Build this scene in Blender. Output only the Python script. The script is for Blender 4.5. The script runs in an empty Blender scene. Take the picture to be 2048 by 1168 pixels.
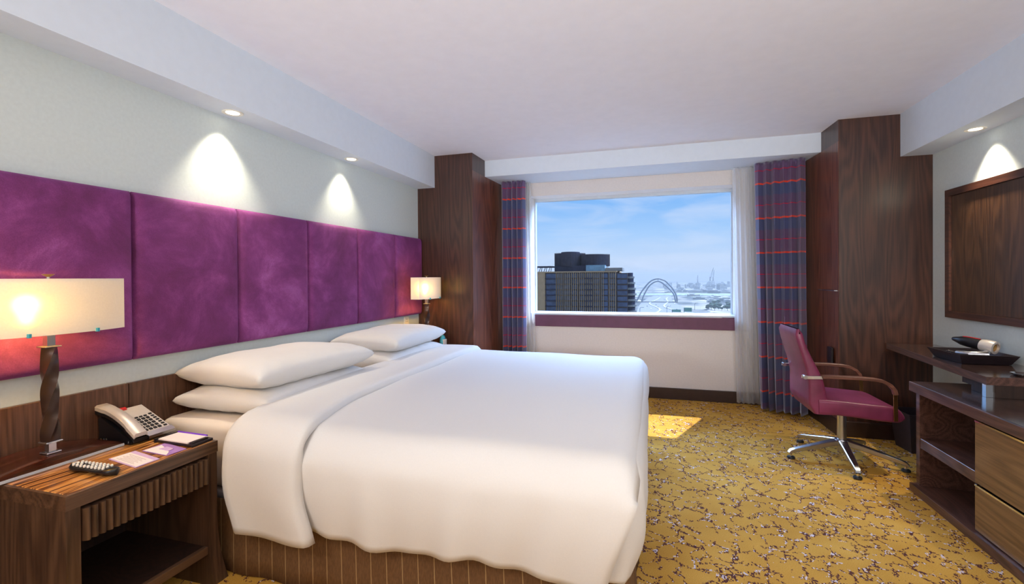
import bpy, bmesh, math, random
from mathutils import Vector, Matrix, noise
random.seed(7)
C = bpy.context.scene.collection
scene = bpy.context.scene
PI = math.pi

# ------------------------------------------------------------------ camera
def cam_axes(yaw, pitch, roll):
    f = Vector((-math.sin(yaw)*math.cos(pitch), math.cos(yaw)*math.cos(pitch), math.sin(pitch)))
    r = f.cross(Vector((0, 0, 1))).normalized()
    u = r.cross(f)
    return r*math.cos(roll)+u*math.sin(roll), -r*math.sin(roll)+u*math.cos(roll), f
cam_data = bpy.data.cameras.new('camera')
cam = bpy.data.objects.new('camera', cam_data); C.objects.link(cam)
r_, u_, f_ = cam_axes(0.2914, -0.0073, -0.0073)
cam.matrix_world = Matrix(((r_.x, u_.x, -f_.x, 2.4587), (r_.y, u_.y, -f_.y, -5.492), (r_.z, u_.z, -f_.z, 1.3718), (0, 0, 0, 1)))
cam_data.sensor_width = 36; cam_data.lens = 928.573/2048*36
cam_data.shift_y = -21.85/2048
cam_data.clip_start = 0.05; cam_data.clip_end = 12000
scene.camera = cam

# ------------------------------------------------------------------ view, world, sun
scene.view_settings.view_transform = 'Standard'
scene.view_settings.look = 'None'
scene.view_settings.gamma = 1
scene.view_settings.use_curve_mapping = False
scene.view_settings.exposure = 0.06

def lin(c, a=1.0):
    return tuple([(x/255/12.92 if x/255 <= .04045 else ((x/255+.055)/1.055)**2.4) for x in c]+[a])

world = bpy.data.worlds.new('world'); scene.world = world; world.use_nodes = True
nt = world.node_tree; nt.nodes.clear()
def N(nt, t, **k):
    n = nt.nodes.new(t)
    for a, b in k.items(): setattr(n, a, b)
    return n
def ramp(nt, stops, interp='LINEAR'):
    n = N(nt, 'ShaderNodeValToRGB'); cr = n.color_ramp; cr.interpolation = interp
    while len(cr.elements) < len(stops): cr.elements.new(0.5)
    for e, (p, c) in zip(cr.elements, stops):
        e.position = p; e.color = c if len(c) == 4 else (*c, 1)
    return n
tc = N(nt, 'ShaderNodeTexCoord'); sx = N(nt, 'ShaderNodeSeparateXYZ'); nt.links.new(tc.outputs['Generated'], sx.inputs[0])
# sky colour by elevation, and an added bright band above the window's view
cr = ramp(nt, [(0.0, lin((204, 216, 234))), (0.035, lin((200, 219, 244))), (0.09, lin((170, 207, 248))), (0.18, lin((120, 180, 244))), (.35, lin((150, 190, 244))), (1.0, lin((156, 194, 244)))])
nt.links.new(sx.outputs['Z'], cr.inputs[0])
mr = N(nt, 'ShaderNodeMapRange'); mr.inputs['From Min'].default_value = .18; mr.inputs['From Max'].default_value = .50
mr.inputs['To Min'].default_value = 0; mr.inputs['To Max'].default_value = 1; mr.interpolation_type = 'SMOOTHSTEP'
nt.links.new(sx.outputs['Z'], mr.inputs['Value'])
# sky band boosted on the sun's side, added to light the room
dp = N(nt, 'ShaderNodeVectorMath', operation='DOT_PRODUCT'); nt.links.new(tc.outputs['Generated'], dp.inputs[0]); dp.inputs[1].default_value = (.23, .558, .797)
mg = N(nt, 'ShaderNodeMapRange'); mg.inputs['From Min'].default_value = .35; mg.inputs['From Max'].default_value = .95; mg.interpolation_type = 'SMOOTHSTEP'
nt.links.new(dp.outputs['Value'], mg.inputs['Value'])
mh = N(nt, 'ShaderNodeMapRange'); mh.inputs['From Min'].default_value = .55; mh.inputs['From Max'].default_value = .80; mh.inputs['To Min'].default_value = 1; mh.inputs['To Max'].default_value = .06
mh.interpolation_type = 'SMOOTHSTEP'; nt.links.new(sx.outputs['Z'], mh.inputs['Value'])
m0 = N(nt, 'ShaderNodeMath', operation='MULTIPLY'); nt.links.new(mr.outputs[0], m0.inputs[0]); nt.links.new(mh.outputs[0], m0.inputs[1])
ml = N(nt, 'ShaderNodeMath', operation='MULTIPLY'); nt.links.new(m0.outputs[0], ml.inputs[0]); nt.links.new(mg.outputs[0], ml.inputs[1])
ms = N(nt, 'ShaderNodeMath', operation='MULTIPLY_ADD'); nt.links.new(ml.outputs[0], ms.inputs[0]); ms.inputs[1].default_value = 36; ms.inputs[2].default_value = 1.0
# thin clouds
mp = N(nt, 'ShaderNodeMapping'); mp.inputs['Scale'].default_value = (2.2, 2.2, 11); nt.links.new(tc.outputs['Generated'], mp.inputs[0])
cn = N(nt, 'ShaderNodeTexNoise'); cn.inputs['Scale'].default_value = 2.3; cn.inputs['Detail'].default_value = 6; cn.inputs['Distortion'].default_value = .6
nt.links.new(mp.outputs[0], cn.inputs['Vector'])
cc = ramp(nt, [(0.47, (0, 0, 0)), (0.75, (.6, .6, .6))]); nt.links.new(cn.outputs[0], cc.inputs[0])
mx = N(nt, 'ShaderNodeMix', data_type='RGBA'); nt.links.new(cc.outputs[0], mx.inputs[0]); nt.links.new(cr.outputs[0], mx.inputs[6]); mx.inputs[7].default_value = lin((222, 230, 248))
bg = N(nt, 'ShaderNodeBackground'); nt.links.new(mx.outputs[2], bg.inputs[0]); nt.links.new(ms.outputs[0], bg.inputs[1])
wo = N(nt, 'ShaderNodeOutputWorld'); nt.links.new(bg.outputs[0], wo.inputs[0])

def light(name, kind, loc, energy, color=(1, 1, 1), direction=(0, 0, -1), **k):
    d = bpy.data.lights.new(name, kind); d.energy = energy; d.color = color
    for a, b in k.items(): setattr(d, a, b)
    o = bpy.data.objects.new(name, d); C.objects.link(o); o.location = loc
    o.rotation_euler = Vector(direction).to_track_quat('-Z', 'Y').to_euler()
    return o
light('sun', 'SUN', (30, 60, 90), 7.5, (1, .93, .82), (-.289, -.70, -1), angle=math.radians(.5))
pt = light('window_portal', 'AREA', (2.19, .30, 1.64), 1, direction=(0, -1, 0), shape='RECTANGLE', size=2.34, size_y=1.42)
pt.data.cycles.is_portal = True
# unseen area fills added behind the camera to brighten the room
light('rear_fill_area', 'AREA', (3.3, -6.4, 2.66), 20, (1, .92, .84), shape='RECTANGLE', size=1.8, size_y=1.2)
light('rear_fill_area', 'AREA', (1.3, -6.4, 2.66), 20, (1, .92, .84), shape='RECTANGLE', size=1.8, size_y=1.2)
# warm point fills added out of view, one towards each side wall
light('rear_fill_point', 'POINT', (4.25, -5.9, 2.25), 48, (1, .88, .76), shadow_soft_size=.32)
light('rear_fill_point', 'POINT', (.45, -6.3, 2.25), 40, (1, .90, .80), shadow_soft_size=.32)

# spot fills added behind the camera to lift the ceiling brightness
light('ceiling_fill_spot', 'SPOT', (3.9, -6.3, 1.35), 260, (.94, .96, 1), (-1.2, 3.6, 1.35), spot_size=math.radians(95), spot_blend=1, shadow_soft_size=.15)
light('ceiling_fill_spot', 'SPOT', (1.0, -6.5, 1.35), 200, (.92, .96, 1), (.9, 3.6, 1.45), spot_size=math.radians(95), spot_blend=1, shadow_soft_size=.15)

# ------------------------------------------------------------------ materials
def pbsdf(name, color=(.5, .5, .5), rough=.5, metal=0, **k):
    m = bpy.data.materials.new(name); m.use_nodes = True
    b = m.node_tree.nodes['Principled BSDF']
    b.inputs['Base Color'].default_value = color if len(color) == 4 else (*color, 1)
    b.inputs['Roughness'].default_value = rough; b.inputs['Metallic'].default_value = metal
    for a, v in k.items(): b.inputs[a.replace('_', ' ')].default_value = v
    return m, m.node_tree, b
def coords(nt, scale=(1, 1, 1), rot=(0, 0, 0), loc=(0, 0, 0)):
    t = N(nt, 'ShaderNodeTexCoord'); m = N(nt, 'ShaderNodeMapping')
    m.inputs['Scale'].default_value = scale; m.inputs['Rotation'].default_value = rot; m.inputs['Location'].default_value = loc
    nt.links.new(t.outputs['Object'], m.inputs[0]); return m
def nz(nt, vec, scale=5, detail=4, dist=0, rough=.5):
    n = N(nt, 'ShaderNodeTexNoise'); n.inputs['Scale'].default_value = scale; n.inputs['Detail'].default_value = detail
    n.inputs['Distortion'].default_value = dist; n.inputs['Roughness'].default_value = rough
    nt.links.new(vec.outputs[0], n.inputs['Vector']); return n
def bump(nt, b, h, strength=.2, dist=.01):
    n = N(nt, 'ShaderNodeBump'); n.inputs['Strength'].default_value = strength; n.inputs['Distance'].default_value = dist
    nt.links.new(h, n.inputs['Height']); nt.links.new(n.outputs[0], b.inputs['Normal']); return n
def math_(nt, op, a, b_=None):
    n = N(nt, 'ShaderNodeMath', operation=op)
    for i, v in enumerate((a, b_)):
        if v is None: continue
        if isinstance(v, (int, float)): n.inputs[i].default_value = v
        else: nt.links.new(v, n.inputs[i])
    return n.outputs[0]
def plain(name, rgb, rough=.5, metal=0, var=.06, scale=30, bmp=.05, **k):
    """flat colour with a slight uneven tone and grain"""
    m, nt, b = pbsdf(name, lin(rgb), rough, metal, **k)
    v = coords(nt); n = nz(nt, v, scale, 3)
    c0 = lin(rgb); lo = tuple(max(0, x*(1-var)) for x in c0[:3]); hi = tuple(min(1, x*(1+var)) for x in c0[:3])
    r = ramp(nt, [(.3, lo), (.7, hi)]); nt.links.new(n.outputs[0], r.inputs[0]); nt.links.new(r.outputs[0], b.inputs['Base Color'])
    if bmp: bump(nt, b, n.outputs[0], bmp, .002)
    return m
def wood(name, dark, mid, light_, axis='z', rough=.35, scale=1.0, coat=.0, cath=1.0, spec=.5, ring=.26):
    m, nt, b = pbsdf(name, lin(mid), rough)
    s = {'x': (.10, 1, 1), 'y': (1, .10, 1), 'z': (1, 1, .10)}[axis]
    v = coords(nt, tuple(q*scale for q in s))
    n1 = nz(nt, v, 3.2, 2, .15)
    # growth rings cut through: bands of a stretched noise give the cathedral figure
    rings = math_(nt, 'SINE', math_(nt, 'MULTIPLY', n1.outputs[0], 120*cath))
    rr = math_(nt, 'MULTIPLY_ADD', rings, .5); rr.node.inputs[2].default_value = .5
    v2 = coords(nt, tuple((q if q < 1 else 1.0)*scale*(1 if q >= 1 else .35) for q in s)); n2 = nz(nt, v2, 110, 3)
    mixf = math_(nt, 'ADD', math_(nt, 'MULTIPLY', rr, ring), math_(nt, 'MULTIPLY', n2.outputs[0], 1-ring))
    r = ramp(nt, [(.15, lin(dark)), (.5, lin(mid)), (.85, lin(light_))]); nt.links.new(mixf, r.inputs[0])
    nt.links.new(r.outputs[0], b.inputs['Base Color'])
    b.inputs['Coat Weight'].default_value = coat; b.inputs['Coat Roughness'].default_value = .12 if coat > .3 else .3
    b.inputs['Specular IOR Level'].default_value = spec
    bump(nt, b, n2.outputs[0], .06, .002)
    return m
M = {}
M['wall'] = plain('painted_wallpaper', (200, 210, 210), .75, var=.03, scale=60, bmp=.15)
M['wall_warm'] = plain('painted_wall_warm', (218, 212, 208), .7, var=.03, scale=60, bmp=.1)
M['soffit'] = plain('painted_soffit', (212, 222, 234), .7, var=.015, scale=20, bmp=.03)  # blue cast of the daylight mixed into this colour
M['ceiling'] = plain('ceiling_paint', (236, 237, 246), .8, var=.015, scale=12, bmp=.03)
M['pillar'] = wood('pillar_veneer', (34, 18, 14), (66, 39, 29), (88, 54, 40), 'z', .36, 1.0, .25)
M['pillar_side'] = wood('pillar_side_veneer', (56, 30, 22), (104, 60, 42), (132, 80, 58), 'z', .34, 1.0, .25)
M['panel'] = wood('wall_panel_veneer', (34, 20, 12), (68, 44, 28), (92, 62, 40), 'z', .32, 1.3, .15)
M['frame'] = wood('dark_frame_wood', (38, 20, 14), (70, 40, 30), (90, 54, 40), 'y', .3, 1.0, .2)
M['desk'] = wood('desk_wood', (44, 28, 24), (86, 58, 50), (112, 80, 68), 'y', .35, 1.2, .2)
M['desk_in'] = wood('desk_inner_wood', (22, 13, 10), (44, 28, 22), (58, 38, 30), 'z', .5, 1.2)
M['drawer'] = wood('drawer_veneer', (84, 60, 36), (124, 92, 58), (146, 112, 72), 'y', .35, 1.0, .15)
M['stand'] = wood('nightstand_wood', (38, 24, 18), (74, 52, 38), (98, 72, 54), 'z', .38, 1.2, .15)
M['stand_y'] = wood('nightstand_rail_wood', (42, 27, 20), (82, 58, 42), (106, 78, 58), 'y', .38, 1.2, .15)
M['stand_top'] = wood('nightstand_top_zebrano', (58, 28, 10), (160, 100, 46), (222, 160, 84), 'y', .28, 1.6, .35, 1.6, .5, .55)
M['wainscot'] = wood('wainscot_wood', (48, 28, 20), (84, 56, 42), (106, 74, 56), 'z', .4, 1.6, .1)
M['lamp_wood'] = wood('lamp_dark_wood', (28, 12, 8), (62, 28, 18), (90, 44, 26), 'y', .22, 1.2, .5)
M['lamp_column'] = plain('lamp_bronze_column', (62, 44, 38), .28, .35, var=.1, scale=20, bmp=.02)
M['plinth'] = plain('dark_baseboard', (52, 34, 30), .35, var=.15, scale=20, bmp=.03)
M['chrome'] = plain('chrome', (226, 230, 236), .12, 1, var=.02, bmp=0)
M['steel'] = plain('brushed_steel', (190, 192, 198), .28, 1, var=.04, bmp=0)
M['brass'] = plain('brass', (188, 150, 90), .25, 1, var=.05, bmp=0)
M['black'] = plain('black_plastic', (18, 18, 22), .3, var=.1, bmp=0)
M['rubber'] = plain('black_rubber', (20, 22, 26), .6, var=.1, bmp=0)
M['silver_plastic'] = plain('silver_plastic', (196, 188, 182), .35, .25, var=.03, bmp=0)
M['white_plastic'] = plain('white_plastic', (236, 232, 220), .35, var=.02, bmp=0)
M['red_plastic'] = plain('red_plastic', (190, 30, 34), .3, bmp=0)
M['purple_plastic'] = plain('purple_plastic', (110, 60, 200), .3, bmp=0)
M['teal_glass'] = plain('teal_clock_plastic', (70, 170, 190), .12, .2, bmp=0)
M['paper'] = plain('white_paper', (232, 222, 222), .7, var=.02, bmp=0)
M['lilac'] = plain('lilac_card', (200, 172, 214), .6, var=.03, bmp=0)
M['purple_card'] = plain('purple_card', (160, 120, 190), .6, var=.03, bmp=0)
M['ink'] = plain('grey_print', (150, 140, 145), .8, var=.05, bmp=0)
M['sill_purple'] = plain('purple_sill_board', (96, 48, 78), .5, var=.1, scale=14)
M['alu'] = plain('grey_aluminium', (196, 204, 212), .3, .1, var=.02, bmp=0)
M['leather_black'] = plain('black_leather', (34, 26, 30), .35, var=.2, scale=60, bmp=.2)
M['bin'] = plain('dark_leatherette', (44, 36, 44), .5, var=.15, scale=60, bmp=.2)
M['linen'] = plain('white_bed_linen', (214, 211, 208), .8, var=.015, scale=200, bmp=.06)
M['sheet'] = plain('cream_fitted_sheet', (222, 212, 202), .8, var=.015, scale=200, bmp=.05)
M['grey_cloth'] = plain('grey_mattress_ticking', (150, 142, 146), .9, var=.06, scale=120)
M['dark_void'] = plain('dark_underside', (30, 24, 22), .9, bmp=0)
for k in ('linen',):
    M[k].node_tree.nodes['Principled BSDF'].inputs['Sheen Weight'].default_value = .1

def suede():
    m, nt, b = pbsdf('purple_suede', lin((112, 42, 100)), .85)
    v = coords(nt); n0 = nz(nt, v, 1.3, 2)
    vv = N(nt, 'ShaderNodeVectorMath', operation='ADD'); vm = N(nt, 'ShaderNodeVectorMath', operation='SCALE'); vm.inputs['Scale'].default_value = .35
    nt.links.new(n0.outputs[1], vm.inputs[0]); nt.links.new(v.outputs[0], vv.inputs[0]); nt.links.new(vm.outputs[0], vv.inputs[1])
    n1 = nz(nt, vv, 2.4, 9, .35, .66)
    n2 = nz(nt, v, 260, 2)
    f = math_(nt, 'ADD', math_(nt, 'MULTIPLY', n1.outputs[0], .85), math_(nt, 'MULTIPLY', n2.outputs[0], .15))
    r = ramp(nt, [(.36, lin((88, 28, 76))), (.50, lin((110, 42, 102))), (.58, lin((128, 56, 120))), (.70, lin((160, 90, 156)))]); nt.links.new(f, r.inputs[0])
    nt.links.new(r.outputs[0], b.inputs['Base Color'])
    b.inputs['Sheen Weight'].default_value = .25; b.inputs['Sheen Tint'].default_value = lin((210, 120, 220))
    bump(nt, b, n1.outputs[0], .25, .02); return m
M['suede'] = suede()

def chair_leather():
    m, nt, b = pbsdf('burgundy_leather', lin((140, 38, 78)), .38)
    v = coords(nt); n = nz(nt, v, 8, 4); r = ramp(nt, [(.3, lin((104, 38, 66))), (.7, lin((130, 52, 86)))]); nt.links.new(n.outputs[0], r.inputs[0])
    nt.links.new(r.outputs[0], b.inputs['Base Color']); n2 = nz(nt, v, 300, 2); bump(nt, b, n2.outputs[0], .15, .002); return m
M['leather'] = chair_leather()

def skirt_fabric():
    m, nt, b = pbsdf('pinstriped_skirt_fabric', lin((104, 74, 44)), .75)
    t = N(nt, 'ShaderNodeTexCoord'); s = N(nt, 'ShaderNodeSeparateXYZ'); nt.links.new(t.outputs['Object'], s.inputs[0])
    su = math_(nt, 'ADD', s.outputs['X'], s.outputs['Y'])
    fr = math_(nt, 'FRACT', math_(nt, 'MULTIPLY', su, 13.5))
    st = math_(nt, 'LESS_THAN', fr, .045)
    v = coords(nt, (1, 1, .3)); n = nz(nt, v, 160, 3); r = ramp(nt, [(.3, lin((92, 62, 34))), (.7, lin((112, 80, 48)))]); nt.links.new(n.outputs[0], r.inputs[0])
    mix = N(nt, 'ShaderNodeMix', data_type='RGBA'); nt.links.new(st, mix.inputs[0]); nt.links.new(r.outputs[0], mix.inputs[6]); mix.inputs[7].default_value = lin((168, 140, 96))
    nt.links.new(mix.outputs[2], b.inputs['Base Color']); return m
M['skirt'] = skirt_fabric()

def carpet():
    m, nt, b = pbsdf('golden_carpet', lin((190, 140, 60)), .95)
    v = coords(nt)
    n0 = nz(nt, v, 7, 3); vs = N(nt, 'ShaderNodeVectorMath', operation='SCALE'); vs.inputs['Scale'].default_value = .16
    nt.links.new(n0.outputs[1], vs.inputs[0]); va = N(nt, 'ShaderNodeVectorMath', operation='ADD'); nt.links.new(v.outputs[0], va.inputs[0]); nt.links.new(vs.outputs[0], va.inputs[1])
    # tuft jitter so the scrolls break into stitches
    mpj = coords(nt, (1, 1, 1)); sn = N(nt, 'ShaderNodeVectorMath', operation='SNAP'); sn.inputs[1].default_value = (.0065, .010, .01); nt.links.new(mpj.outputs[0], sn.inputs[0])
    wn = N(nt, 'ShaderNodeTexWhiteNoise'); nt.links.new(sn.outputs[0], wn.inputs['Vector'])
    wns = N(nt, 'ShaderNodeVectorMath', operation='SCALE'); wns.inputs['Scale'].default_value = .014; nt.links.new(wn.outputs['Color'], wns.inputs[0])
    va2 = N(nt, 'ShaderNodeVectorMath', operation='ADD'); nt.links.new(va.outputs[0], va2.inputs[0]); nt.links.new(wns.outputs[0], va2.inputs[1])
    vo = N(nt, 'ShaderNodeTexVoronoi', feature='DISTANCE_TO_EDGE'); vo.inputs['Scale'].default_value = 10.5; nt.links.new(va2.outputs[0], vo.inputs['Vector'])
    line = math_(nt, 'LESS_THAN', vo.outputs['Distance'], .052)
    gate = nz(nt, v, 10, 2); g = math_(nt, 'GREATER_THAN', gate.outputs[0], .43)
    stitch = math_(nt, 'GREATER_THAN', wn.outputs['Value'], .22)
    line = math_(nt, 'MULTIPLY', math_(nt, 'MULTIPLY', line, g), stitch)
    fleck = math_(nt, 'MULTIPLY', line, math_(nt, 'GREATER_THAN', math_(nt, 'ADD', math_(nt, 'MULTIPLY', wn.outputs['Value'], .35), nz(nt, v, 24, 1).outputs[0]), .83))
    pile = nz(nt, v, 320, 2); big = nz(nt, v, 3, 2)
    f = math_(nt, 'ADD', math_(nt, 'MULTIPLY', pile.outputs[0], .6), math_(nt, 'MULTIPLY', big.outputs[0], .4))
    r = ramp(nt, [(.3, lin((172, 122, 44))), (.5, lin((204, 154, 66))), (.7, lin((226, 180, 92)))]); nt.links.new(f, r.inputs[0])
    m1 = N(nt, 'ShaderNodeMix', data_type='RGBA'); nt.links.new(line, m1.inputs[0]); nt.links.new(r.outputs[0], m1.inputs[6]); m1.inputs[7].default_value = lin((92, 54, 50))
    m2 = N(nt, 'ShaderNodeMix', data_type='RGBA'); nt.links.new(fleck, m2.inputs[0]); nt.links.new(m1.outputs[2], m2.inputs[6]); m2.inputs[7].default_value = lin((216, 204, 212))
    nt.links.new(m2.outputs[2], b.inputs['Base Color'])
    b.inputs['Specular IOR Level'].default_value = .1
    h = math_(nt, 'SUBTRACT', pile.outputs[0], math_(nt, 'MULTIPLY', line, .5)); bump(nt, b, h, .6, .006); return m
M['carpet'] = carpet()

def drape(zs):
    """silky aubergine and slate bands with thin crimson and orange woven stripes"""
    m, nt, b = pbsdf('striped_silk_drape', lin((64, 52, 74)), .30)
    t = N(nt, 'ShaderNodeTexCoord'); s = N(nt, 'ShaderNodeSeparateXYZ'); nt.links.new(t.outputs['Object'], s.inputs[0])
    ph = math_(nt, 'FRACT', math_(nt, 'DIVIDE', math_(nt, 'SUBTRACT', s.outputs['Z'], zs), .349))
    # orange stripe at phase 0, crimson at .42 above it
    a = [(0, lin((236, 76, 44))), (.045, lin((112, 86, 118))), (.37, lin((86, 92, 130))), (.385, lin((190, 36, 72))), (.415, lin((106, 84, 118))), (.68, lin((82, 90, 128)))]
    r = ramp(nt, a, 'CONSTANT'); nt.links.new(ph, r.inputs[0])
    v = coords(nt, (1, 1, .05)); n = nz(nt, v, 90, 2); mixc = N(nt, 'ShaderNodeMix', data_type='RGBA', blend_type='MULTIPLY'); mixc.inputs[0].default_value = .35
    r2 = ramp(nt, [(.3, (.7, .65, .75)), (.7, (1.2, 1.2, 1.2))]); nt.links.new(n.outputs[0], r2.inputs[0])
    nt.links.new(r.outputs[0], mixc.inputs[6]); nt.links.new(r2.outputs[0], mixc.inputs[7]); nt.links.new(mixc.outputs[2], b.inputs['Base Color'])
    b.inputs['Sheen Weight'].default_value = 1; b.inputs['Sheen Roughness'].default_value = .35; b.inputs['Sheen Tint'].default_value = lin((200, 205, 225)); b.inputs['Metallic'].default_value = .1
    return m
M['drape'] = drape(.20)

def translucent(name, rgb, alpha=1.0, trans=.5, emit=0):
    m = bpy.data.materials.new(name); m.use_nodes = True; nt = m.node_tree; nt.nodes.clear()
    out = N(nt, 'ShaderNodeOutputMaterial'); d = N(nt, 'ShaderNodeBsdfDiffuse'); t = N(nt, 'ShaderNodeBsdfTranslucent')
    v = coords(nt); n = nz(nt, v, 150, 2); c = lin(rgb); r = ramp(nt, [(.3, tuple(x*.95 for x in c[:3])), (.7, c)]); nt.links.new(n.outputs[0], r.inputs[0])
    nt.links.new(r.outputs[0], d.inputs[0]); nt.links.new(r.outputs[0], t.inputs[0])
    mi = N(nt, 'ShaderNodeMixShader'); mi.inputs[0].default_value = trans; nt.links.new(d.outputs[0], mi.inputs[1]); nt.links.new(t.outputs[0], mi.inputs[2])
    last = mi
    if alpha < 1:
        tr = N(nt, 'ShaderNodeBsdfTransparent'); m2 = N(nt, 'ShaderNodeMixShader'); m2.inputs[0].default_value = alpha
        nt.links.new(tr.outputs[0], m2.inputs[1]); nt.links.new(mi.outputs[0], m2.inputs[2]); last = m2
    nt.links.new(last.outputs[0], out.inputs[0]); return m
M['sheer'] = translucent('sheer_voile', (246, 248, 250), .34, .6)
M['shade'] = translucent('lamp_shade_acrylic', (232, 228, 218), 1, .05)
_n = M['shade'].node_tree; _o = [x for x in _n.nodes if x.type == 'OUTPUT_MATERIAL'][0]; _l = _o.inputs[0].links[0].from_socket
_r = N(_n, 'ShaderNodeBsdfRefraction'); _r.inputs['IOR'].default_value = 1.35; _r.inputs['Roughness'].default_value = .8; _r.inputs['Color'].default_value = (1, .96, .9, 1)
_m = N(_n, 'ShaderNodeMixShader'); _m.inputs[0].default_value = .10; _n.links.new(_l, _m.inputs[1]); _n.links.new(_r.outputs[0], _m.inputs[2]); _n.links.new(_m.outputs[0], _o.inputs[0])

def glass():
    m = bpy.data.materials.new('window_glass'); m.use_nodes = True; nt = m.node_tree; nt.nodes.clear()
    out = N(nt, 'ShaderNodeOutputMaterial'); tr = N(nt, 'ShaderNodeBsdfTransparent'); tr.inputs[0].default_value = (.96, .98, 1, 1)
    nt.links.new(tr.outputs[0], out.inputs[0]); return m   # anti-reflective pane
M['glass'] = glass()
def emit(name, rgb, s):
    m, nt, b = pbsdf(name, lin(rgb), .4); b.inputs['Emission Color'].default_value = lin(rgb); b.inputs['Emission Strength'].default_value = s; return m
M['bulb'] = emit('warm_bulb', (255, 196, 84), 150)
M['lens'] = emit('downlight_lens', (255, 246, 228), 5)

# ------------------------------------------------------------------ mesh helpers
class B:
    def __init__(s): s.v = []; s.f = []
    def add(s, vs, fs):
        o = len(s.v); s.v += [tuple(v) for v in vs]; s.f += [tuple(i+o for i in f) for f in fs]; return s
    def box(s, lo, hi, mat=None):
        x0, y0, z0 = lo; x1, y1, z1 = hi
        vs = [Vector(p) for p in ((x0,y0,z0),(x1,y0,z0),(x1,y1,z0),(x0,y1,z0),(x0,y0,z1),(x1,y0,z1),(x1,y1,z1),(x0,y1,z1))]
        if mat: vs = [mat @ v for v in vs]
        return s.add(vs, [(0,3,2,1),(4,5,6,7),(0,1,5,4),(1,2,6,5),(2,3,7,6),(3,0,4,7)])
    def bbox(s, lo, hi, r=.005, seg=2):
        """bevelled box"""
        bm = bmesh.new(); t = B().box(lo, hi); vs = [bm.verts.new(v) for v in t.v]
        for f in t.f: bm.faces.new([vs[i] for i in f])
        bmesh.ops.bevel(bm, geom=list(bm.edges), offset=r, segments=seg, profile=.5, affect='EDGES')
        bm.verts.index_update(); s.add([v.co[:] for v in bm.verts], [[v.index for v in f.verts] for f in bm.faces]); bm.free(); return s
    def prism(s, poly, a0, a1, axis='z'):
        """polygon in the two other axes, extruded along axis"""
        def P(p, a): return {'z': (p[0], p[1], a), 'y': (p[0], a, p[1]), 'x': (a, p[0], p[1])}[axis]
        n = len(poly); vs = [P(p, a0) for p in poly]+[P(p, a1) for p in poly]
        fs = [tuple(range(n))[::-1], tuple(range(n, 2*n))]+[(i, (i+1) % n, n+(i+1) % n, n+i) for i in range(n)]
        return s.add(vs, fs)
    def loft(s, rings, caps=True, closed=True):
        n = len(rings[0]); vs = [p for r in rings for p in r]; fs = []
        for k in range(len(rings)-1):
            for i in range(n if closed else n-1):
                j = (i+1) % n; fs.append((k*n+i, k*n+j, (k+1)*n+j, (k+1)*n+i))
        if caps: fs.append(tuple(range(n))[::-1]); fs.append(tuple(range((len(rings)-1)*n, len(rings)*n)))
        return s.add(vs, fs)
    def lathe(s, prof, cx=0, cy=0, n=24, caps=True):
        return s.loft([[(cx+r*math.cos(2*PI*i/n), cy+r*math.sin(2*PI*i/n), z) for i in range(n)] for r, z in prof], caps)
    def cyl(s, p0, p1, r, n=16, r1=None):
        p0 = Vector(p0); p1 = Vector(p1); d = (p1-p0).normalized(); a = d.orthogonal().normalized(); b = d.cross(a)
        r1 = r if r1 is None else r1
        return s.loft([[p+(a*math.cos(2*PI*i/n)+b*math.sin(2*PI*i/n))*q for i in range(n)] for p, q in ((p0, r), (p1, r1))])
    def bar(s, pts, w, h, up=(0, 0, 1), round_=0):
        """rectangular bar swept along points; w sideways, h along up. w,h may be lists"""
        pts = [Vector(p) for p in pts]; rings = []; up = Vector(up)
        for i, p in enumerate(pts):
            d = (pts[min(i+1, len(pts)-1)]-pts[max(i-1, 0)]).normalized(); sd = d.cross(up).normalized(); u = sd.cross(d)
            ww = (w[i] if isinstance(w, (list, tuple)) else w)/2; hh = (h[i] if isinstance(h, (list, tuple)) else h)/2
            c = .25*min(ww, hh)
            rings.append([p+sd*a+u*b for a, b in ((-ww+c,-hh),(ww-c,-hh),(ww,-hh+c),(ww,hh-c),(ww-c,hh),(-ww+c,hh),(-ww,hh-c),(-ww,-hh+c))])
        return s.loft(rings)
    def tube(s, pts, r, n=8):
        pts = [Vector(p) for p in pts]; rings = []; a = None
        for i, p in enumerate(pts):
            d = (pts[min(i+1, len(pts)-1)]-pts[max(i-1, 0)]).normalized()
            a = d.orthogonal().normalized() if a is None else (a-d*a.dot(d)).normalized(); b = d.cross(a)
            q = r[i] if isinstance(r, (list, tuple)) else r
            rings.append([p+(a*math.cos(2*PI*k/n)+b*math.sin(2*PI*k/n))*q for k in range(n)])
        return s.loft(rings)
    def grid(s, fn, nu, nv):
        vs = [fn(i/nu, j/nv) for i in range(nu+1) for j in range(nv+1)]
        return s.add(vs, [(i*(nv+1)+j, (i+1)*(nv+1)+j, (i+1)*(nv+1)+j+1, i*(nv+1)+j+1) for i in range(nu) for j in range(nv)])
    def build(s, name, mat, parent=None, smooth=None, world=False, fix=True):
        vs = s.v
        if world and parent is not None:
            o = parent
            while o.parent: o = o.parent
            L = Vector(o.location); vs = [tuple(Vector(v)-L) for v in vs]
        me = bpy.data.meshes.new(name); me.from_pydata(vs, [], s.f); me.update()
        if fix:
            bm = bmesh.new(); bm.from_mesh(me); bmesh.ops.recalc_face_normals(bm, faces=bm.faces); bm.to_mesh(me); bm.free()
        o = bpy.data.objects.new(name, me); C.objects.link(o); me.materials.append(M[mat] if isinstance(mat, str) else mat)
        if parent is not None: o.parent = parent
        if smooth is not None:
            for p in me.polygons: p.use_smooth = True
            me.set_sharp_from_angle(angle=math.radians(smooth))
        return o
def tag(o, label=None, cat=None, group=None, kind=None):
    if label: o['label'] = label
    if cat: o['category'] = cat
    if group: o['group'] = group
    if kind: o['kind'] = kind
    return o
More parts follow.
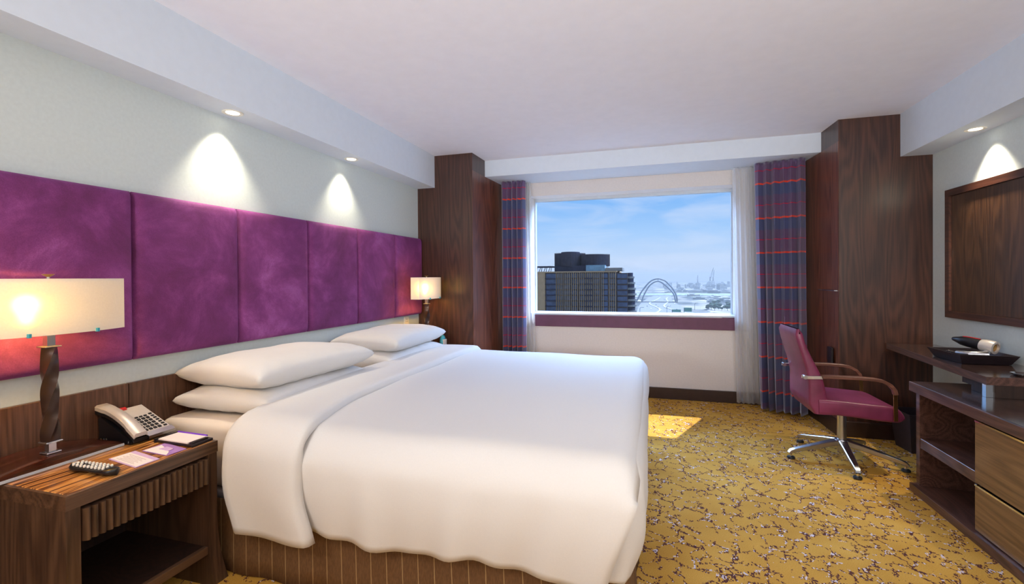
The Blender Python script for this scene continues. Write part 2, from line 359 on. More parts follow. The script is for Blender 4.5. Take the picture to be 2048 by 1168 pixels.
def thing(name, label, cat, loc=(0, 0, 0), rotz=0, group=None):
    o = bpy.data.objects.new(name, None); C.objects.link(o); o.location = loc; o.rotation_euler = (0, 0, rotz); o.empty_display_size = .1
    return tag(o, label, cat, group)
def struct(name, b, mat, smooth=None, label=None):
    return tag(b.build(name, mat, None, smooth), label, None, None, 'structure')
def copy_tree(o, parent=None):
    c = o.copy(); C.objects.link(c); c.parent = parent
    for ch in list(o.children): copy_tree(ch, c)
    return c

# ------------------------------------------------------------------ dimensions
XR, H, SZL, SZR, SZF = 4.656, 2.70, 2.356, 2.349, 2.518
YP, YS = -.885, -.52          # pillar fronts, window soffit front
WX0, WX1, WZ0, WZ1 = 1.05, 3.335, .93, 2.36
YB = -8.2
# ------------------------------------------------------------------ room shell
struct('floor', B().box((-.2, YB-.2, -.15), (XR+.2, .3, 0)), 'carpet')
struct('ceiling', B().box((-.2, YB-.2, H), (XR+.2, .3, H+.15)), 'ceiling')
struct('wall_left', B().box((-.2, YB-.2, 0), (0, .3, H)), 'wall')
struct('wall_right', B().box((XR, YB-.2, 0), (XR+.2, .3, H)), 'wall')
struct('wall_rear', B().box((0, YB-.2, 0), (XR, YB, H)), 'wall_warm')
fw = B().box((0, 0, 0), (XR, .3, WZ0-.01)).box((0, 0, WZ1), (XR, .3, H)).box((0, 0, WZ0-.01), (WX0, .3, WZ1)).box((WX1, 0, WZ0-.01), (XR, .3, WZ1))
struct('wall_far', fw, 'wall_warm')
# window: frame, pane, bright sill strip and the purple board below it
w1 = bpy.data.objects.new('window_1', None); C.objects.link(w1); w1.location = ((WX0+WX1)/2, .27, WZ0); tag(w1, kind='structure')
y0, y1 = .22, .29
B().box((WX0, y0, WZ1-.035), (WX1, y1, WZ1)).box((WX0, y0, WZ0), (WX1, y1, WZ0+.015)).box((WX0, y0, WZ0+.015), (WX0+.012, y1, WZ1-.035)).box((WX1-.012, y0, WZ0+.015), (WX1, y1, WZ1-.035)).build('window_frame', 'alu', w1, world=True)
B().box((WX0+.012, .252, WZ0+.015), (WX1-.012, .258, WZ1-.035)).build('pane', 'glass', w1, world=True)
B().bbox((WX0, -.012, WZ0-.009), (WX1, .22, WZ0+.012), .004).build('window_sill', 'alu', w1, world=True)
struct('trim_1', B().bbox((WX0+.015, -.03, .785), (WX1, -.001, WZ0-.01), .004), 'sill_purple', label='purple board under the window sill')
# soffits
struct('trim_2', B().box((0, YB, SZL), (.2065, YP, H)), 'soffit', label='boxed soffit above the headboard')
struct('trim_3', B().box((.645, YS, SZF), (3.99, 0, H)), 'soffit', label='boxed soffit above the window')
struct('trim_4', B().box((4.436, YB, SZR), (XR, YP, H)), 'soffit', label='boxed soffit along the right wall')
# dark timber-clad pillars
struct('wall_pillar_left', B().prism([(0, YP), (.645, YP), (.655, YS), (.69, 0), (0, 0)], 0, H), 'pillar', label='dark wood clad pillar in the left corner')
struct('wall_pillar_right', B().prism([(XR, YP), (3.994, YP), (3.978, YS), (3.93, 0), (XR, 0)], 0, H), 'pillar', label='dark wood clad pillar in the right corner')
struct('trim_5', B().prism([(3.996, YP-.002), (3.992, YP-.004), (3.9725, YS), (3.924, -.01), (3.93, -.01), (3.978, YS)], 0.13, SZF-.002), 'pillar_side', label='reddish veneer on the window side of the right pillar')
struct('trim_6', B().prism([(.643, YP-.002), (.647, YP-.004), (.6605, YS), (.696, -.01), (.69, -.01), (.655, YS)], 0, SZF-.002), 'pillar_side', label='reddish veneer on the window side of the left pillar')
struct('trim_7', B().box((3.966, -.87, 1.236), (3.99, -.30, 1.243)), 'steel', label='thin metal seam strip across the right pillar side')
struct('baseboard_far', B().bbox((.69, -.025, 0), (3.92, -.001, .125), .004), 'plinth')
struct('baseboard_right', B().bbox((3.975, YP-.03, 0), (XR, YP-.001, .13), .004).prism([(3.975, YP-.02), (3.9575, YS), (3.905, -.03), (3.924, -.03), (3.9725, YS), (3.99, YP-.02)], 0, .13), 'plinth')
struct('baseboard_side', B().bbox((XR-.02, YB, 0), (XR, YP-.03, .12), .004), 'plinth')

# ------------------------------------------------------------------ headboard, wainscot
hb = thing('headboard', 'long purple suede headboard of upright padded panels along the left wall', 'headboard', (.03, -3.25, .985))
ys = [-5.656, -5.056, -4.456, -3.856, -3.256, -2.656, -2.056, -1.456, -.892]
for a, b_ in zip(ys[:-1], ys[1:]):
    def pad(u, v, a=a, b_=b_):
        e = .012
        yy = a+.002+(b_-a-.004)*u; zz = .985+.82*v
        def ed(t, w): d = min(t, 1-t)*w; return 1-math.exp(-d/.010)
        k = ed(u, b_-a)*ed(v, .82)
        return (.028+.034*k+.006*math.sin(PI*u)*math.sin(PI*v), yy, zz)
    import itertools
    us = [0, .004, .01, .02, .04, .08]+[.15+.07*i for i in range(11)]+[.92, .96, .98, .99, .996, 1]
    n = len(us); vs = [pad(u, v) for u in us for v in us]
    bb = B().add(vs, [(i*n+j, (i+1)*n+j, (i+1)*n+j+1, i*n+j+1) for i in range(n-1) for j in range(n-1)])
    # sides and back so that each pad is a closed cushion
    bb.box((.004, a+.004, .987), (.029, b_-.004, 1.803))
    bb.build('panel', 'suede', hb, 60, world=True)
ws = thing('wainscot', 'low dark wood panelling with upright seams behind bed and nightstand', 'wall panelling', (0, -3, 0))
for a, b_ in zip([-5.35, -4.61, -3.87, -3.13, -2.39, -1.65], [-4.61, -3.87, -3.13, -2.39, -1.65, -.89]):
    B().bbox((.001, a+.0015, 0), (.025, b_-.0015, .872), .002, 1).build('panel', 'wainscot', ws, world=True)

# ------------------------------------------------------------------ right wall panel
wp = thing('wall_panel', 'large dark veneered panel in a wooden frame on the right wall', 'wall panel', (XR, -2.1, 1.5))
py0, py1, pz0, pz1 = -3.35, -1.115, 1.045, 2.015
B().box((XR-.035, py0, pz0), (XR-.001, py0+.05, pz1)).box((XR-.035, py1-.05, pz0), (XR-.001, py1, pz1)).box((XR-.035, py0+.05, pz0), (XR-.001, py1-.05, pz0+.05)).box((XR-.035, py0+.05, pz1-.05), (XR-.001, py1-.05, pz1)).build('frame', 'frame', wp, world=True)
B().box((XR-.018, py0+.052, pz0+.052), (XR-.002, py1-.052, pz1-.052)).build('panel', 'panel', wp, world=True)

# ------------------------------------------------------------------ downlights
def downlight(x, y, z, label, energy, tilt):
    t = thing('downlight', label, 'ceiling light', (x, y, z), group='recessed downlights in the soffits')
    B().lathe([(.056, -.001), (.056, -.005), (.050, -.007), (.036, -.003), (.036, -.001)], n=40, caps=False).build('trim_ring', 'white_plastic', t, 40)
    B().lathe([(.0355, -.0012), (.0355, -.0035), (.001, -.0045)], n=32).build('lens', 'lens', t, 60)
    l = light('downlight_lamp', 'SPOT', (x, y, z-.02), energy, (1, .86, .64), tilt, spot_size=math.radians(84), spot_blend=.9, shadow_soft_size=.02)
    return t
downlight(.104, -3.338, SZL, 'white round downlight above the second full headboard panel, nearest the camera', 46, (-.06, 0, -1))
downlight(.104, -2.209, SZL, 'white round downlight in the left soffit, the one nearer the pillar', 34, (-.06, 0, -1))
downlight(4.55, -1.60, SZR, 'round downlight in the right soffit above the framed wall panel', 85, (.06, 0, -1))

# ------------------------------------------------------------------ bed
BX1, BY0, BY1 = 2.37, -3.78, -1.50
bed = thing('bed', 'king size bed with brown pinstriped skirt and cream fitted sheet', 'bed', (1.2, -2.64, 0))
def rbox(lo, hi, r, ny=1, amp=0, seg=5):
    return B().bbox(lo, hi, r, seg)
B().box((.06, BY0+.05, .03), (BX1-.05, BY1-.05, .33)).build('box_base', 'dark_void', bed, world=True)
rbox((.03, -3.735, .345), (2.33, -1.545, .665), .045).build('mattress', 'sheet', bed, 50, world=True)
B().bbox((.035, -3.745, .30), (2.31, -1.555, .345), .012).build('mattress_edge', 'grey_cloth', bed, 50, world=True)
# skirt: cloth wall round three sides, slightly flared, open box pleats at the foot corners
def skirt_path():
    pts = []
    def run(a, b, n):
        for i in range(n): t = i/n; pts.append((a[0]+(b[0]-a[0])*t, a[1]+(b[1]-a[1])*t))
    run((.03, BY0), (BX1-.02, BY0), 60); run((BX1-.02, BY0), (BX1, BY0+.02), 3); run((BX1, BY0+.02), (BX1, BY1-.02), 60); run((BX1, BY1-.02), (BX1-.02, BY1), 3); run((BX1-.02, BY1), (.03, BY1), 60); pts.append((.03, BY1))
    return pts
sp = skirt_path(); cxy = Vector((1.2, -2.64))
def skf(i, v, t=0):
    x, y = sp[i]; fl = .018*(1-v)*(1+.35*math.sin(i*.9)); nx = (1 if x > BX1-.021 else 0); ny = -1 if y < BY0+.021 else (1 if y > BY1-.021 else 0)
    if nx and ny: nx *= .7; ny *= .7
    return (x+nx*(fl+t), y+ny*(fl+t), .006+.325*v)
def skin(t): return [[skf(i, v/4, t) for v in range(5)] for i in range(len(sp))]
sv = []; outer = skin(0); 
sb = B().add([p for r in outer for p in r], [(i*5+j, (i+1)*5+j, (i+1)*5+j+1, i*5+j+1) for i in range(len(sp)-1) for j in range(4)])
sk = sb.build('bed_skirt', 'skirt', bed, 60, world=True, fix=False)
m_ = sk.modifiers.new('thickness', 'SOLIDIFY'); m_.thickness = .006; m_.offset = 0

# duvet: a top with two hanging sides, a foot drop, and the turned-back band
TOP = .715
def lerp(a, b, t): return a+(b-a)*t
def smooth(t): t = max(0, min(1, t)); return t*t*(3-2*t)
def hemz(x): return .288+.011*math.sin(x*7+1)+.005*math.sin(x*21)
def duvet_section(x, v, top, hem, y0=-3.865, y1=-1.41, r=.14):
    """v 0..1 from near hem over the top to the far hem"""
    L1 = top-r-hem; L2 = r*PI/2; L3 = (y1-y0)-2*r; tot = 2*L1+2*L2+L3; s = v*tot
    if s < L1: return (y0, hem+s, 0)
    s -= L1
    if s < L2: a = s/r; return (y0+r-r*math.cos(a), top-r+r*math.sin(a), 1)
    s -= L2
    if s < L3: return (y0+r+s, top, 2)
    s -= L3
    if s < L2: a = s/r; return (y1-r+r*math.sin(a), top-r+r*math.cos(a), 1)
    s -= L2; return (y1, top-r-s, 0)
XE = 2.425
def duvet(u, v):
    x = lerp(.86, XE, u)
    hem = hemz(x)
    y, z, k = duvet_section(x, v, TOP, hem)
    n = noise.noise(Vector((x*1.7, y*1.7, z*1.7)))
    sd = smooth((TOP-.01-z)/.12)                            # 0 on top, 1 on the hanging sides
    z += (1-sd)*(.014*n + .018*math.sin(PI*min(1, max(0, (y+3.865)/2.45))))
    d = max(0, (.6-z)/.35)                                  # how far down the hanging side
    bulge = .018*math.sin(PI*min(1, max(0, (z-hem)/(TOP-hem))))
    wave = .012*d*math.sin(x*13+2*n)+.010*d*math.sin(x*31)
    if y < -3.2: y = y-sd*(bulge-wave)
    elif y > -1.9: y = y+sd*(bulge-wave)
    # rounded foot edge on top; the hanging near side runs back a little towards its hem
    e = max(0, (x-(XE-.12))/.12)
    z -= (1-sd)*.10*(1-math.sqrt(max(0, 1-e*e)))
    x -= .13*smooth((.70-z)/.5)*smooth((x-1.2)/1.2)
    return (x, y, z)
dv = B().grid(duvet, 60, 120).build('duvet', 'linen', None, 80, fix=False)
dv['label'] = 'thick white duvet draped over the bed, its top turned back'; dv['category'] = 'duvet'
md = dv.modifiers.new('thickness', 'SOLIDIFY'); md.thickness = .022; md.offset = -1
# (re-origin the duvet at the bed)
def reorigin(o, loc):
    loc = Vector(loc); o.data.transform(Matrix.Translation(-loc)); o.location = loc
reorigin(dv, (1.6, -2.64, .45))
def foot(u, v):
    # u across the bed, v down
    uu = max(0, (u-.07)/.93); wrap = max(0, (.07-u)/.07)
    y = lerp(-3.815, -1.46, uu); z0 = lerp(.60, TOP-.02, smooth((y+3.815)/.16)*smooth((-1.46-y)/.12)); hem = .272+.010*math.sin(u*7+1)+.006*math.sin(u*17)
    c = smooth(min(uu, 1-u)/.035)
    a = v*1.0
    if a < .25: t = a/.25*PI/2; x = 2.33+.09*math.sin(t); z = z0-.09*(1-math.cos(t))
    else: t = (a-.25)/.75; x = 2.42+.025*math.sin(PI*t)-.045*t; z = lerp(z0-.09, hem, t)
    n = noise.noise(Vector((y*2.2, z*1.5, 3)))
    x += .018*n*v + .008*math.sin(y*21)*v*v
    x = lerp(2.335, x, .45+.55*c); x -= .34*wrap
    return (x, y, z)
ft = B().grid(foot, 110, 24).build('foot_drop', 'linen', dv, 80, world=True, fix=False)
md = ft.modifiers.new('thickness', 'SOLIDIFY'); md.thickness = .02; md.offset = 0
def band(u, v):
    # turned-back band: head edge at x about .53, front fold at x about .93
    xh, xf = .52, .945
    t = u
    hem = .262+.012*math.sin(v*40)
    top = TOP+.038
    # puffed profile: rolls under at the head edge and at the fold
    prof = [(.0, -.050), (.03, -.018), (.09, .0), (.5, .006), (.88, .006), (.95, .003), (.985, -.010), (1.0, -.040)]
    for (a, za), (b, zb) in zip(prof[:-1], prof[1:]):
        if a <= t <= b: dz = lerp(za, zb, (t-a)/(b-a)); break
    x = lerp(xh, xf, t)
    y, z, k = duvet_section(x, v, top, hem, -3.905, -1.39, .15)
    n = noise.noise(Vector((x*2, y*1.6, z*2+5)))
    sd = smooth((top-.01-z)/.13); sgn = -1 if y < -2.6 else 1
    w = smooth((.66-z)/.34)
    z += (1-sd)*(dz+.010*n+.014*math.sin(PI*min(1, max(0, (y+3.9)/2.5))))
    y += sgn*sd*(dz+.010*w*math.sin(x*16)+.012*math.sin(PI*min(1, max(0, (z-hem)/.45))))
    x += .035*w+.03*w*math.sin(z*9)
    # fold line slants towards the foot at the near edge
    x += .10*smooth((-3.3-y)/.6)
    return (x, y, z)
us_ = [0, .008, .016, .03, .05, .09, .15]+[.22+.06*i for i in range(11)]+[.88, .915, .95, .97, .985, .993, 1]
nv = 120
vs = [band(u, j/nv) for u in us_ for j in range(nv+1)]
bb = B().add(vs, [(i*(nv+1)+j, (i+1)*(nv+1)+j, (i+1)*(nv+1)+j+1, i*(nv+1)+j+1) for i in range(len(us_)-1) for j in range(nv)])
bd = bb.build('turned_back_band', 'linen', dv, 80, world=True, fix=False)
md = bd.modifiers.new('thickness', 'SOLIDIFY'); md.thickness = .016; md.offset = -1

def pillow(name, label, loc, size, rotz, seed, tilt=0):
    L, W, T = size      # length along local x, depth along local y
    def surf(s):
        def fn(u, v):
            a, b_ = u*2-1, v*2-1
            # outline pinched to pointed corners
            k = 1-.06*(1-abs(a)**2.0)*abs(b_)**3; k2 = 1-.045*(1-abs(b_)**2.0)*abs(a)**3
            x = a*L/2*k2; y = b_*W/2*k
            h = (max(0, 1-abs(a)**4.6)**.42)*(max(0, 1-abs(b_)**3.4)**.45)
            n = noise.noise(Vector((a*1.6+seed, b_*1.6, s*3)))+.5*noise.noise(Vector((a*4+seed, b_*3, s)))
            # gathers radiating from the seams
            edge = max(abs(a), abs(b_))
            g = .006*math.sin(a*26+seed)*smooth((abs(b_)-.6)/.4)*(1-edge**8)+.006*math.sin(b_*19+seed)*smooth((abs(a)-.75)/.25)*(1-edge**8)
            z = s*(T/2*h*(1+.09*n)+g*h)
            if s < 0: z = max(z, -T*.46)
            return (x, y, z)
        return fn
    b = B(); b.grid(surf(1), 56, 40); b.grid(surf(-1), 56, 40)
    o = b.build(name, 'linen', None, None)
    bm = bmesh.new(); bm.from_mesh(o.data); bmesh.ops.remove_doubles(bm, verts=bm.verts, dist=1e-5); bmesh.ops.recalc_face_normals(bm, faces=bm.faces); bm.to_mesh(o.data); bm.free()
    for p in o.data.polygons: p.use_smooth = True
    o.location = loc; o.rotation_euler = (0, tilt, rotz)
    return tag(o, label, 'pillow', 'white pillows stacked at the head of the bed')
pillow('pillow', 'white pillow at the bottom of the near stack beside the telephone', (.33, -3.215, .742), (.93, .60, .155), PI/2+.05, 1)
pillow('pillow', 'white pillow on top of the near stack beside the telephone', (.34, -3.20, .872), (.92, .62, .17), PI/2-.06, 5)
pillow('pillow', 'white pillow at the bottom of the far stack, mostly hidden behind the near stack', (.33, -2.02, .742), (.93, .60, .155), PI/2-.03, 9)
pillow('pillow', 'white pillow on top of the far stack next to the pillar', (.33, -1.97, .872), (.93, .60, .17), PI/2+.03, 13)

# ------------------------------------------------------------------ nightstands
def nightstand(label, y0, y1, seed):
    X0, X1, Z = .027, .56, .64
    t = thing('nightstand', label, 'nightstand', ((X0+X1)/2, (y0+y1)/2, 0), group='nightstands either side of the bed')
    B().bbox((X0, y0+.012, Z-.012), (X1-.012, y1-.012, Z+.002), .002, 1).build('top_inlay', 'stand_top', t, world=True)
    fr = B().box((X0, y0, Z-.05), (X1, y0+.012, Z)).box((X0, y1-.012, Z-.05), (X1, y1, Z)).box((X1-.012, y0+.012, Z-.05), (X1, y1-.012, Z))
    fr.box((X0, y0+.012, Z-.05), (X1-.012, y1-.012, Z-.0125))
    fr.build('top', 'stand_y', t, world=True)
    # solid side, splayed front stile near the floor
    for s, ya, yb in ((-1, y0+.002, y0+.045), (1, y1-.045, y1-.002)):
        b = B(); rings = []
        for k in range(14):
            z = (Z-.05)*k/13; fl = .035*max(0, 1-z/.30)**2
            a = ya-(fl if s < 0 else 0); c = yb+(fl if s > 0 else 0)
            rings.append([(X0, ya, z), (X1-.004+fl*.6, a, z), (X1-.004+fl*.6, c, z), (X0, yb, z)])
        b.loft(rings).build('side_panel', 'stand', t, world=True)
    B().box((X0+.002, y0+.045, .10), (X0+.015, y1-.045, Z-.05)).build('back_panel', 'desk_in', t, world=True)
    B().box((X0+.015, y0+.045, .142), (X1-.032, y1-.045, .174)).build('shelf', 'desk_in', t, world=True)  # shelf given dark wood to carry the recess shade in its colour
    B().bbox((X1-.032, y0+.045, .14), (X1-.01, y1-.045, .176), .002).build('front_rail', 'stand_y', t, world=True)
    # fluted drawer front
    yy0, yy1 = y0+.050, y1-.050; nfl = 20; pts = []
    for i in range(nfl*8+1):
        y = lerp(yy0, yy1, i/(nfl*8)); ph = (i % 8)/8
        pts.append((X1-.004+.016*abs(math.sin(PI*ph))**.7, y))
    poly = pts+[(X1-.03, yy1), (X1-.03, yy0)]
    dr = B().prism(poly, .465, .578).build('drawer', 'stand', t, 30, world=True)
    B().box((X0+.03, yy0+.01, .47), (X1-.031, yy1-.01, .56)).build('drawer_box', 'desk_in', dr, world=True)
    return t
nightstand('brown wood nightstand with fluted drawer holding telephone and notepad', -4.43, -3.855, 1)
nightstand('brown wood nightstand behind the far side of the bed', -1.375, -.91, 2)

# ------------------------------------------------------------------ table lamps
def table_lamp(label, x, y, z, flip=1):
    t = thing('table_lamp', label, 'lamp', (x, y, z), group='bedside lamps with oblong shades')
    # boat-shaped base: straight chrome front edge, arched dark wood body
    n = 28; L = .235
    rings = []
    for i in range(n+1):
        u = i/n*2-1; yy = u*L; arch = .004+.034*(1-abs(u)**2.0)
        xb = -.142; xf = .045
        rings.append([(xf, yy, .006), (xf, yy, arch+.006), (xf-.02, yy, arch+.012), (xb, yy, arch+.010), (xb, yy, .0005), (xf, yy, .0005)])
    B().loft(rings).build('base', 'lamp_wood', t, 30)
    B().box((.0452, -L, .0008), (.049, L, .011)).build('edge_strip', 'alu', t)  # pale colour stands in for the sky's reflection on the strip
    # lower bracket
    zb = .050
    B().bbox((-.024, -.024, zb), (.024, .024, zb+.006), .002, 1).box((-.012, -.012, zb+.006), (.012, .012, zb+.042)).bbox((-.027, -.027, zb+.042), (.027, .027, zb+.048), .002, 1).build('foot_bracket', 'steel', t)
    # twisted square column
    rings = []; h0, h1 = zb+.048, zb+.418
    for i in range(49):
        k = i/48; a = k*PI*1.25+PI/4*.2; r = .0215*(1+.08*math.sin(k*PI*4))
        ring = []
        for q in range(16):
            th = q/16*2*PI; c, s_ = math.cos(th), math.sin(th); m = max(abs(c), abs(s_)); px, py_ = c/m*r*.94, s_/m*r*.94
            ring.append((px*math.cos(a)-py_*math.sin(a), px*math.sin(a)+py_*math.cos(a), lerp(h0, h1, k)))
        rings.append(ring)
    B().loft(rings).build('column', 'lamp_column', t, 40)
    B().bbox((-.027, -.027, h1), (.027, .027, h1+.005), .0015, 1).box((-.013, -.013, h1+.005), (.013, .013, h1+.075)).build('neck', 'steel', t)
    # oblong shade open at top and bottom, two bowed faces meeting at narrow ends
    zs0, zs1 = h1+.055, h1+.270
    Ls, Ds = .245, .10; ring = []
    m = 24
    for i in range(m+1): u = i/m*2-1; ring.append((Ds*(1-abs(u)**2.2)*.55+Ds*.45, u*Ls))
    for i in range(m+1): u = 1-i/m*2; ring.append((-Ds*(1-abs(u)**2.2)*.55-Ds*.45, u*Ls))
    inner = [(a*.975, b_*.99) for a, b_ in ring]
    b = B(); b.loft([[(a, b_, z_) for a, b_ in ring] for z_ in (zs0, zs1)], caps=False)
    B().prism([(a*.86, b_*.95) for a, b_ in ring[:m+1]+ring[m+2:-1]], zs1-.012, zs1-.009).build('diffuser', 'shade', t)
    sh = b.build('lamp_shade', 'shade', t, 40)
    for q in (-.11, .11): B().box((Ds*.86, q-.004, zs0-.003), (Ds*.90+.012, q+.004, zs0+.012)).build('clip', 'teal_glass', sh)
    # cross bar, finial, bulb
    B().box((-.004, -Ls*.98, zs0+.02), (.004, Ls*.98, zs0+.026)).cyl((0, 0, h1+.07), (0, 0, zs1+.008), .005).build('harp', 'steel', t)
    B().lathe([(.003, zs1), (.003, zs1+.006), (.018, zs1+.016), (.019, zs1+.018), (.001, zs1+.018)], n=20).build('finial', 'brass', t, 40)
    B().lathe([(.012, -.055), (.013, -.03), (.028, .0), (.030, .015), (.022, .034), (.002, .042)], .0, -.075*flip, 20).build('bulb', 'bulb', t, 60).location = (0, 0, zs0+.105)
    return t
table_lamp('table lamp with twisted bronze stem and oblong white shade on near nightstand', .178, -4.262, .643)
table_lamp('table lamp with oblong white shade standing beside the far pillar', .262, -1.205, .643)

# ------------------------------------------------------------------ telephone
ph = thing('telephone', 'silver and black desk telephone with keypad on the near nightstand', 'telephone', (.145, -3.925, .643), PI/2)
# local x = world +y (right of phone), local y = world -x (back)
def slope(y): return .030+(.085)*(y+.10)/.20
B().prism([(-.105, .0), (.095, .0), (.10, .10), (.085, .108), (-.095, .022), (-.11, .014)], -.09, .09, 'x').build('body', 'black', ph, 30)
tp = B()
def plate(b, x0, x1, ya, yb, up, th=.006):
    za, zb = .020+(ya+.105)*.46, .020+(yb+.105)*.46
    return b.add([(x0, ya, za+up), (x1, ya, za+up), (x1, yb, zb+up), (x0, yb, zb+up), (x0, ya, za+up+th), (x1, ya, za+up+th), (x1, yb, zb+up+th), (x0, yb, zb+up+th)], [(0,3,2,1),(4,5,6,7),(0,1,5,4),(1,2,6,5),(2,3,7,6),(3,0,4,7)])
plate(tp, -.030, .092, -.112, .092, .000, .008).build('faceplate', 'silver_plastic', ph)
plate(B(), -.028, .094, -.128, -.100, .0, .013).build('front_lip', 'steel', ph)
for r in range(6):
    for c in range(4):
        if r == 5 and c > 3: continue
        x = -.015+c*.020; y = -.088+r*.019
        plate(B(), x, x+.013, y, y+(.011 if r < 5 else .006), .008, .004).build('key', 'black', ph)
for r in range(7):
    y = -.088+r*.0165; plate(B(), .070, .084, y, y+.008, .008, .003).build('memory_key', 'black', ph)
plate(B(), -.012, .018, .080, .093, .006, .009).build('message_lamp', 'red_plastic', ph)
hs = B(); rings = []
for i in range(17):
    k = i/16; y = lerp(-.125, .125, k); z = .052+(y+.105)*.44+.022*math.sin(PI*k)
    w = .029 if (k < .2 or k > .8) else .026; th = .016
    rings.append([(-.062-w, y, z-th), (-.062+w, y, z-th), (-.062+w, y, z), (-.062+w*.7, y, z+.006), (-.062-w*.7, y, z+.006), (-.062-w, y, z)])
h = hs.loft(rings).build('handset', 'silver_plastic', ph, 40)
rings = [[(p[0]*1.0, p[1], p[2]-.012) for p in r] for r in rings]
B().loft([[(x, y, z-.004) for x, y, z in r] for r in rings]).build('handset_underside', 'black', h, 40)
B().tube([(-.096+.03*math.sin(i*.035), -.10+i*.0018, .010+.005*math.sin(i*1.3)) for i in range(100)], .0035, 6).build('cord', 'black', ph, 60)

# ------------------------------------------------------------------ remote, cards, notepad, control plate
rc = thing('remote_control', 'black remote control with pale buttons on the near nightstand corner', 'remote control', (.425, -4.262, .643), .03)
rings = []
for i in range(21):
    k = i/20; x = lerp(-.115, .115, k); w = .026+.006*math.sin(k*PI*1.0)-.006*math.exp(-((k-.45)/.16)**2); w *= math.sqrt(max(.02, 1-(2*k-1)**8))
    z0 = .001+.007*math.sin(PI*k)**2; z1 = .024+.003*math.cos(k*2*PI)
    rings.append([(x, w*math.cos(a)*1.0, lerp(z0, z1, .5)+(z1-z0)/2*math.copysign(abs(math.sin(a))**.7, math.sin(a))) for a in [q/20*2*PI for q in range(20)]])
B().loft(rings).build('body', 'black', rc, 50)
for i in range(9):
    for j in range(3):
        if i in (2, 3) and j == 1: continue
        x = -.085+i*.019; y = -.015+j*.015
        B().lathe([(.0048, .022), (.0048, .029), (.003, .031)], x, y, 10).build('button', 'white_plastic', rc, 40)
B().lathe([(.010, .022), (.010, .029), (.007, .030)], -.1, .0, 14).build('power_button', 'silver_plastic', rc, 40)

def card(name, label, cat, pts, mats, z=.643, th=.002):
    cx = sum(p[0] for p in pts)/4; cy = sum(p[1] for p in pts)/4
    t = thing(name, label, cat, (cx, cy, z))
    B().prism([(p[0]-cx, p[1]-cy) for p in pts], 0, th).build('sheet', mats[0], t)
    def q(u, v):
        a = [lerp(pts[0][i], pts[1][i], u) for i in (0, 1)]; b = [lerp(pts[3][i], pts[2][i], u) for i in (0, 1)]
        return (lerp(a[0], b[0], v)-cx, lerp(a[1], b[1], v)-cy)
    return t, q
t, q = card('printed_card', 'pale printed card with lilac edge beside the remote control', 'card', [(.335, -4.158), (.535, -4.192), (.535, -4.098), (.345, -4.062)], ['lilac'])
B().prism([q(.02, .06), q(.98, .06), q(.98, .78), q(.02, .78)], .002, .003).build('printed_page', 'paper', t)
b = B()
for i in range(7):
    v = .16+i*.08; b.prism([q(.14+.05*(i % 3), v), q(.80-.07*(i % 2), v), q(.80-.07*(i % 2), v+.018), q(.14+.05*(i % 3), v+.018)], .003, .0032)
b.build('print_lines', 'ink', t)
t, q = card('folded_card', 'lilac folded card with white flap between notepad and printed card', 'card', [(.375, -4.056), (.530, -4.066), (.536, -3.984), (.375, -3.956)], ['purple_card'])
B().prism([q(.03, .04), q(.97, .02), q(.80, .35), q(.5, .55), q(.1, .75)], .002, .0035).build('flap', 'paper', t)
B().prism([q(.34, .38), q(.74, .38), q(.70, .68), q(.38, .72)], .0036, .0046).build('inner_card', 'lilac', t)
np_ = thing('notepad', 'white notepad in a black holder with a purple pen slot', 'notepad', (.43, -3.912, .643), -.03)
B().bbox((-.11, -.05, 0), (.115, .05, .012), .002, 1).box((-.115, -.054, .0), (-.105, .054, .016)).build('holder', 'leather_black', np_)
B().box((-.095, -.047, .012), (.085, .044, .0175)).build('paper_block', 'paper', np_)
B().box((.095, -.047, .012), (.108, .030, .020)).build('clip', 'leather_black', np_)
B().cyl((-.10, .047, .018), (.08, .047, .018), .0045, 10).build('pen', 'purple_plastic', np_, 40)
sw = thing('control_plate', 'small steel switch plate at the back of the near nightstand', 'switch', (.05, -4.37, .643))
B().bbox((-.02, .075, 0), (.012, .155, .018), .003).build('plate', 'steel', sw)
B().box((-.012, .10, .018), (.004, .112, .0205)).box((-.012, .12, .018), (.004, .132, .0205)).build('rocker', 'black', sw)

# outlet plates
ot = thing('wall_outlet', 'cream socket plate on the wall below the headboard by far lamp', 'outlet', (0, -1.163, .93))
B().bbox((.0005, -.045, -.045), (.010, .045, .045), .003).build('plate', 'white_plastic', ot)
B().box((.010, -.006, .012), (.0108, .006, .018)).box((.010, -.018, -.012), (.0108, -.010, -.004)).box((.010, .010, -.012), (.0108, .018, -.004)).build('socket_holes', 'black', ot)
ot = thing('wall_outlet', 'dark socket plate low on the window side of the right pillar', 'outlet', (3.982, -.76, .665))
B().bbox((-.0205, -.05, -.075), (-.004, .05, .075), .003).build('plate', 'leather_black', ot)

ck = thing('alarm_clock', 'small rounded teal alarm clock beyond the far pillow stack', 'clock', (.36, -1.04, .643))
B().loft([[(.03*s*math.cos(a), .045*s*math.sin(a), z) for a in [q/20*2*PI for q in range(20)]] for s, z in ((.8, .0), (1, .02), (1, .07), (.85, .105), (.5, .128), (.05, .135))]).build('case', 'teal_glass', ck, 60)
B().bbox((.012, -.034, .025), (.031, .034, .09), .004).build('dial', 'white_plastic', ck)

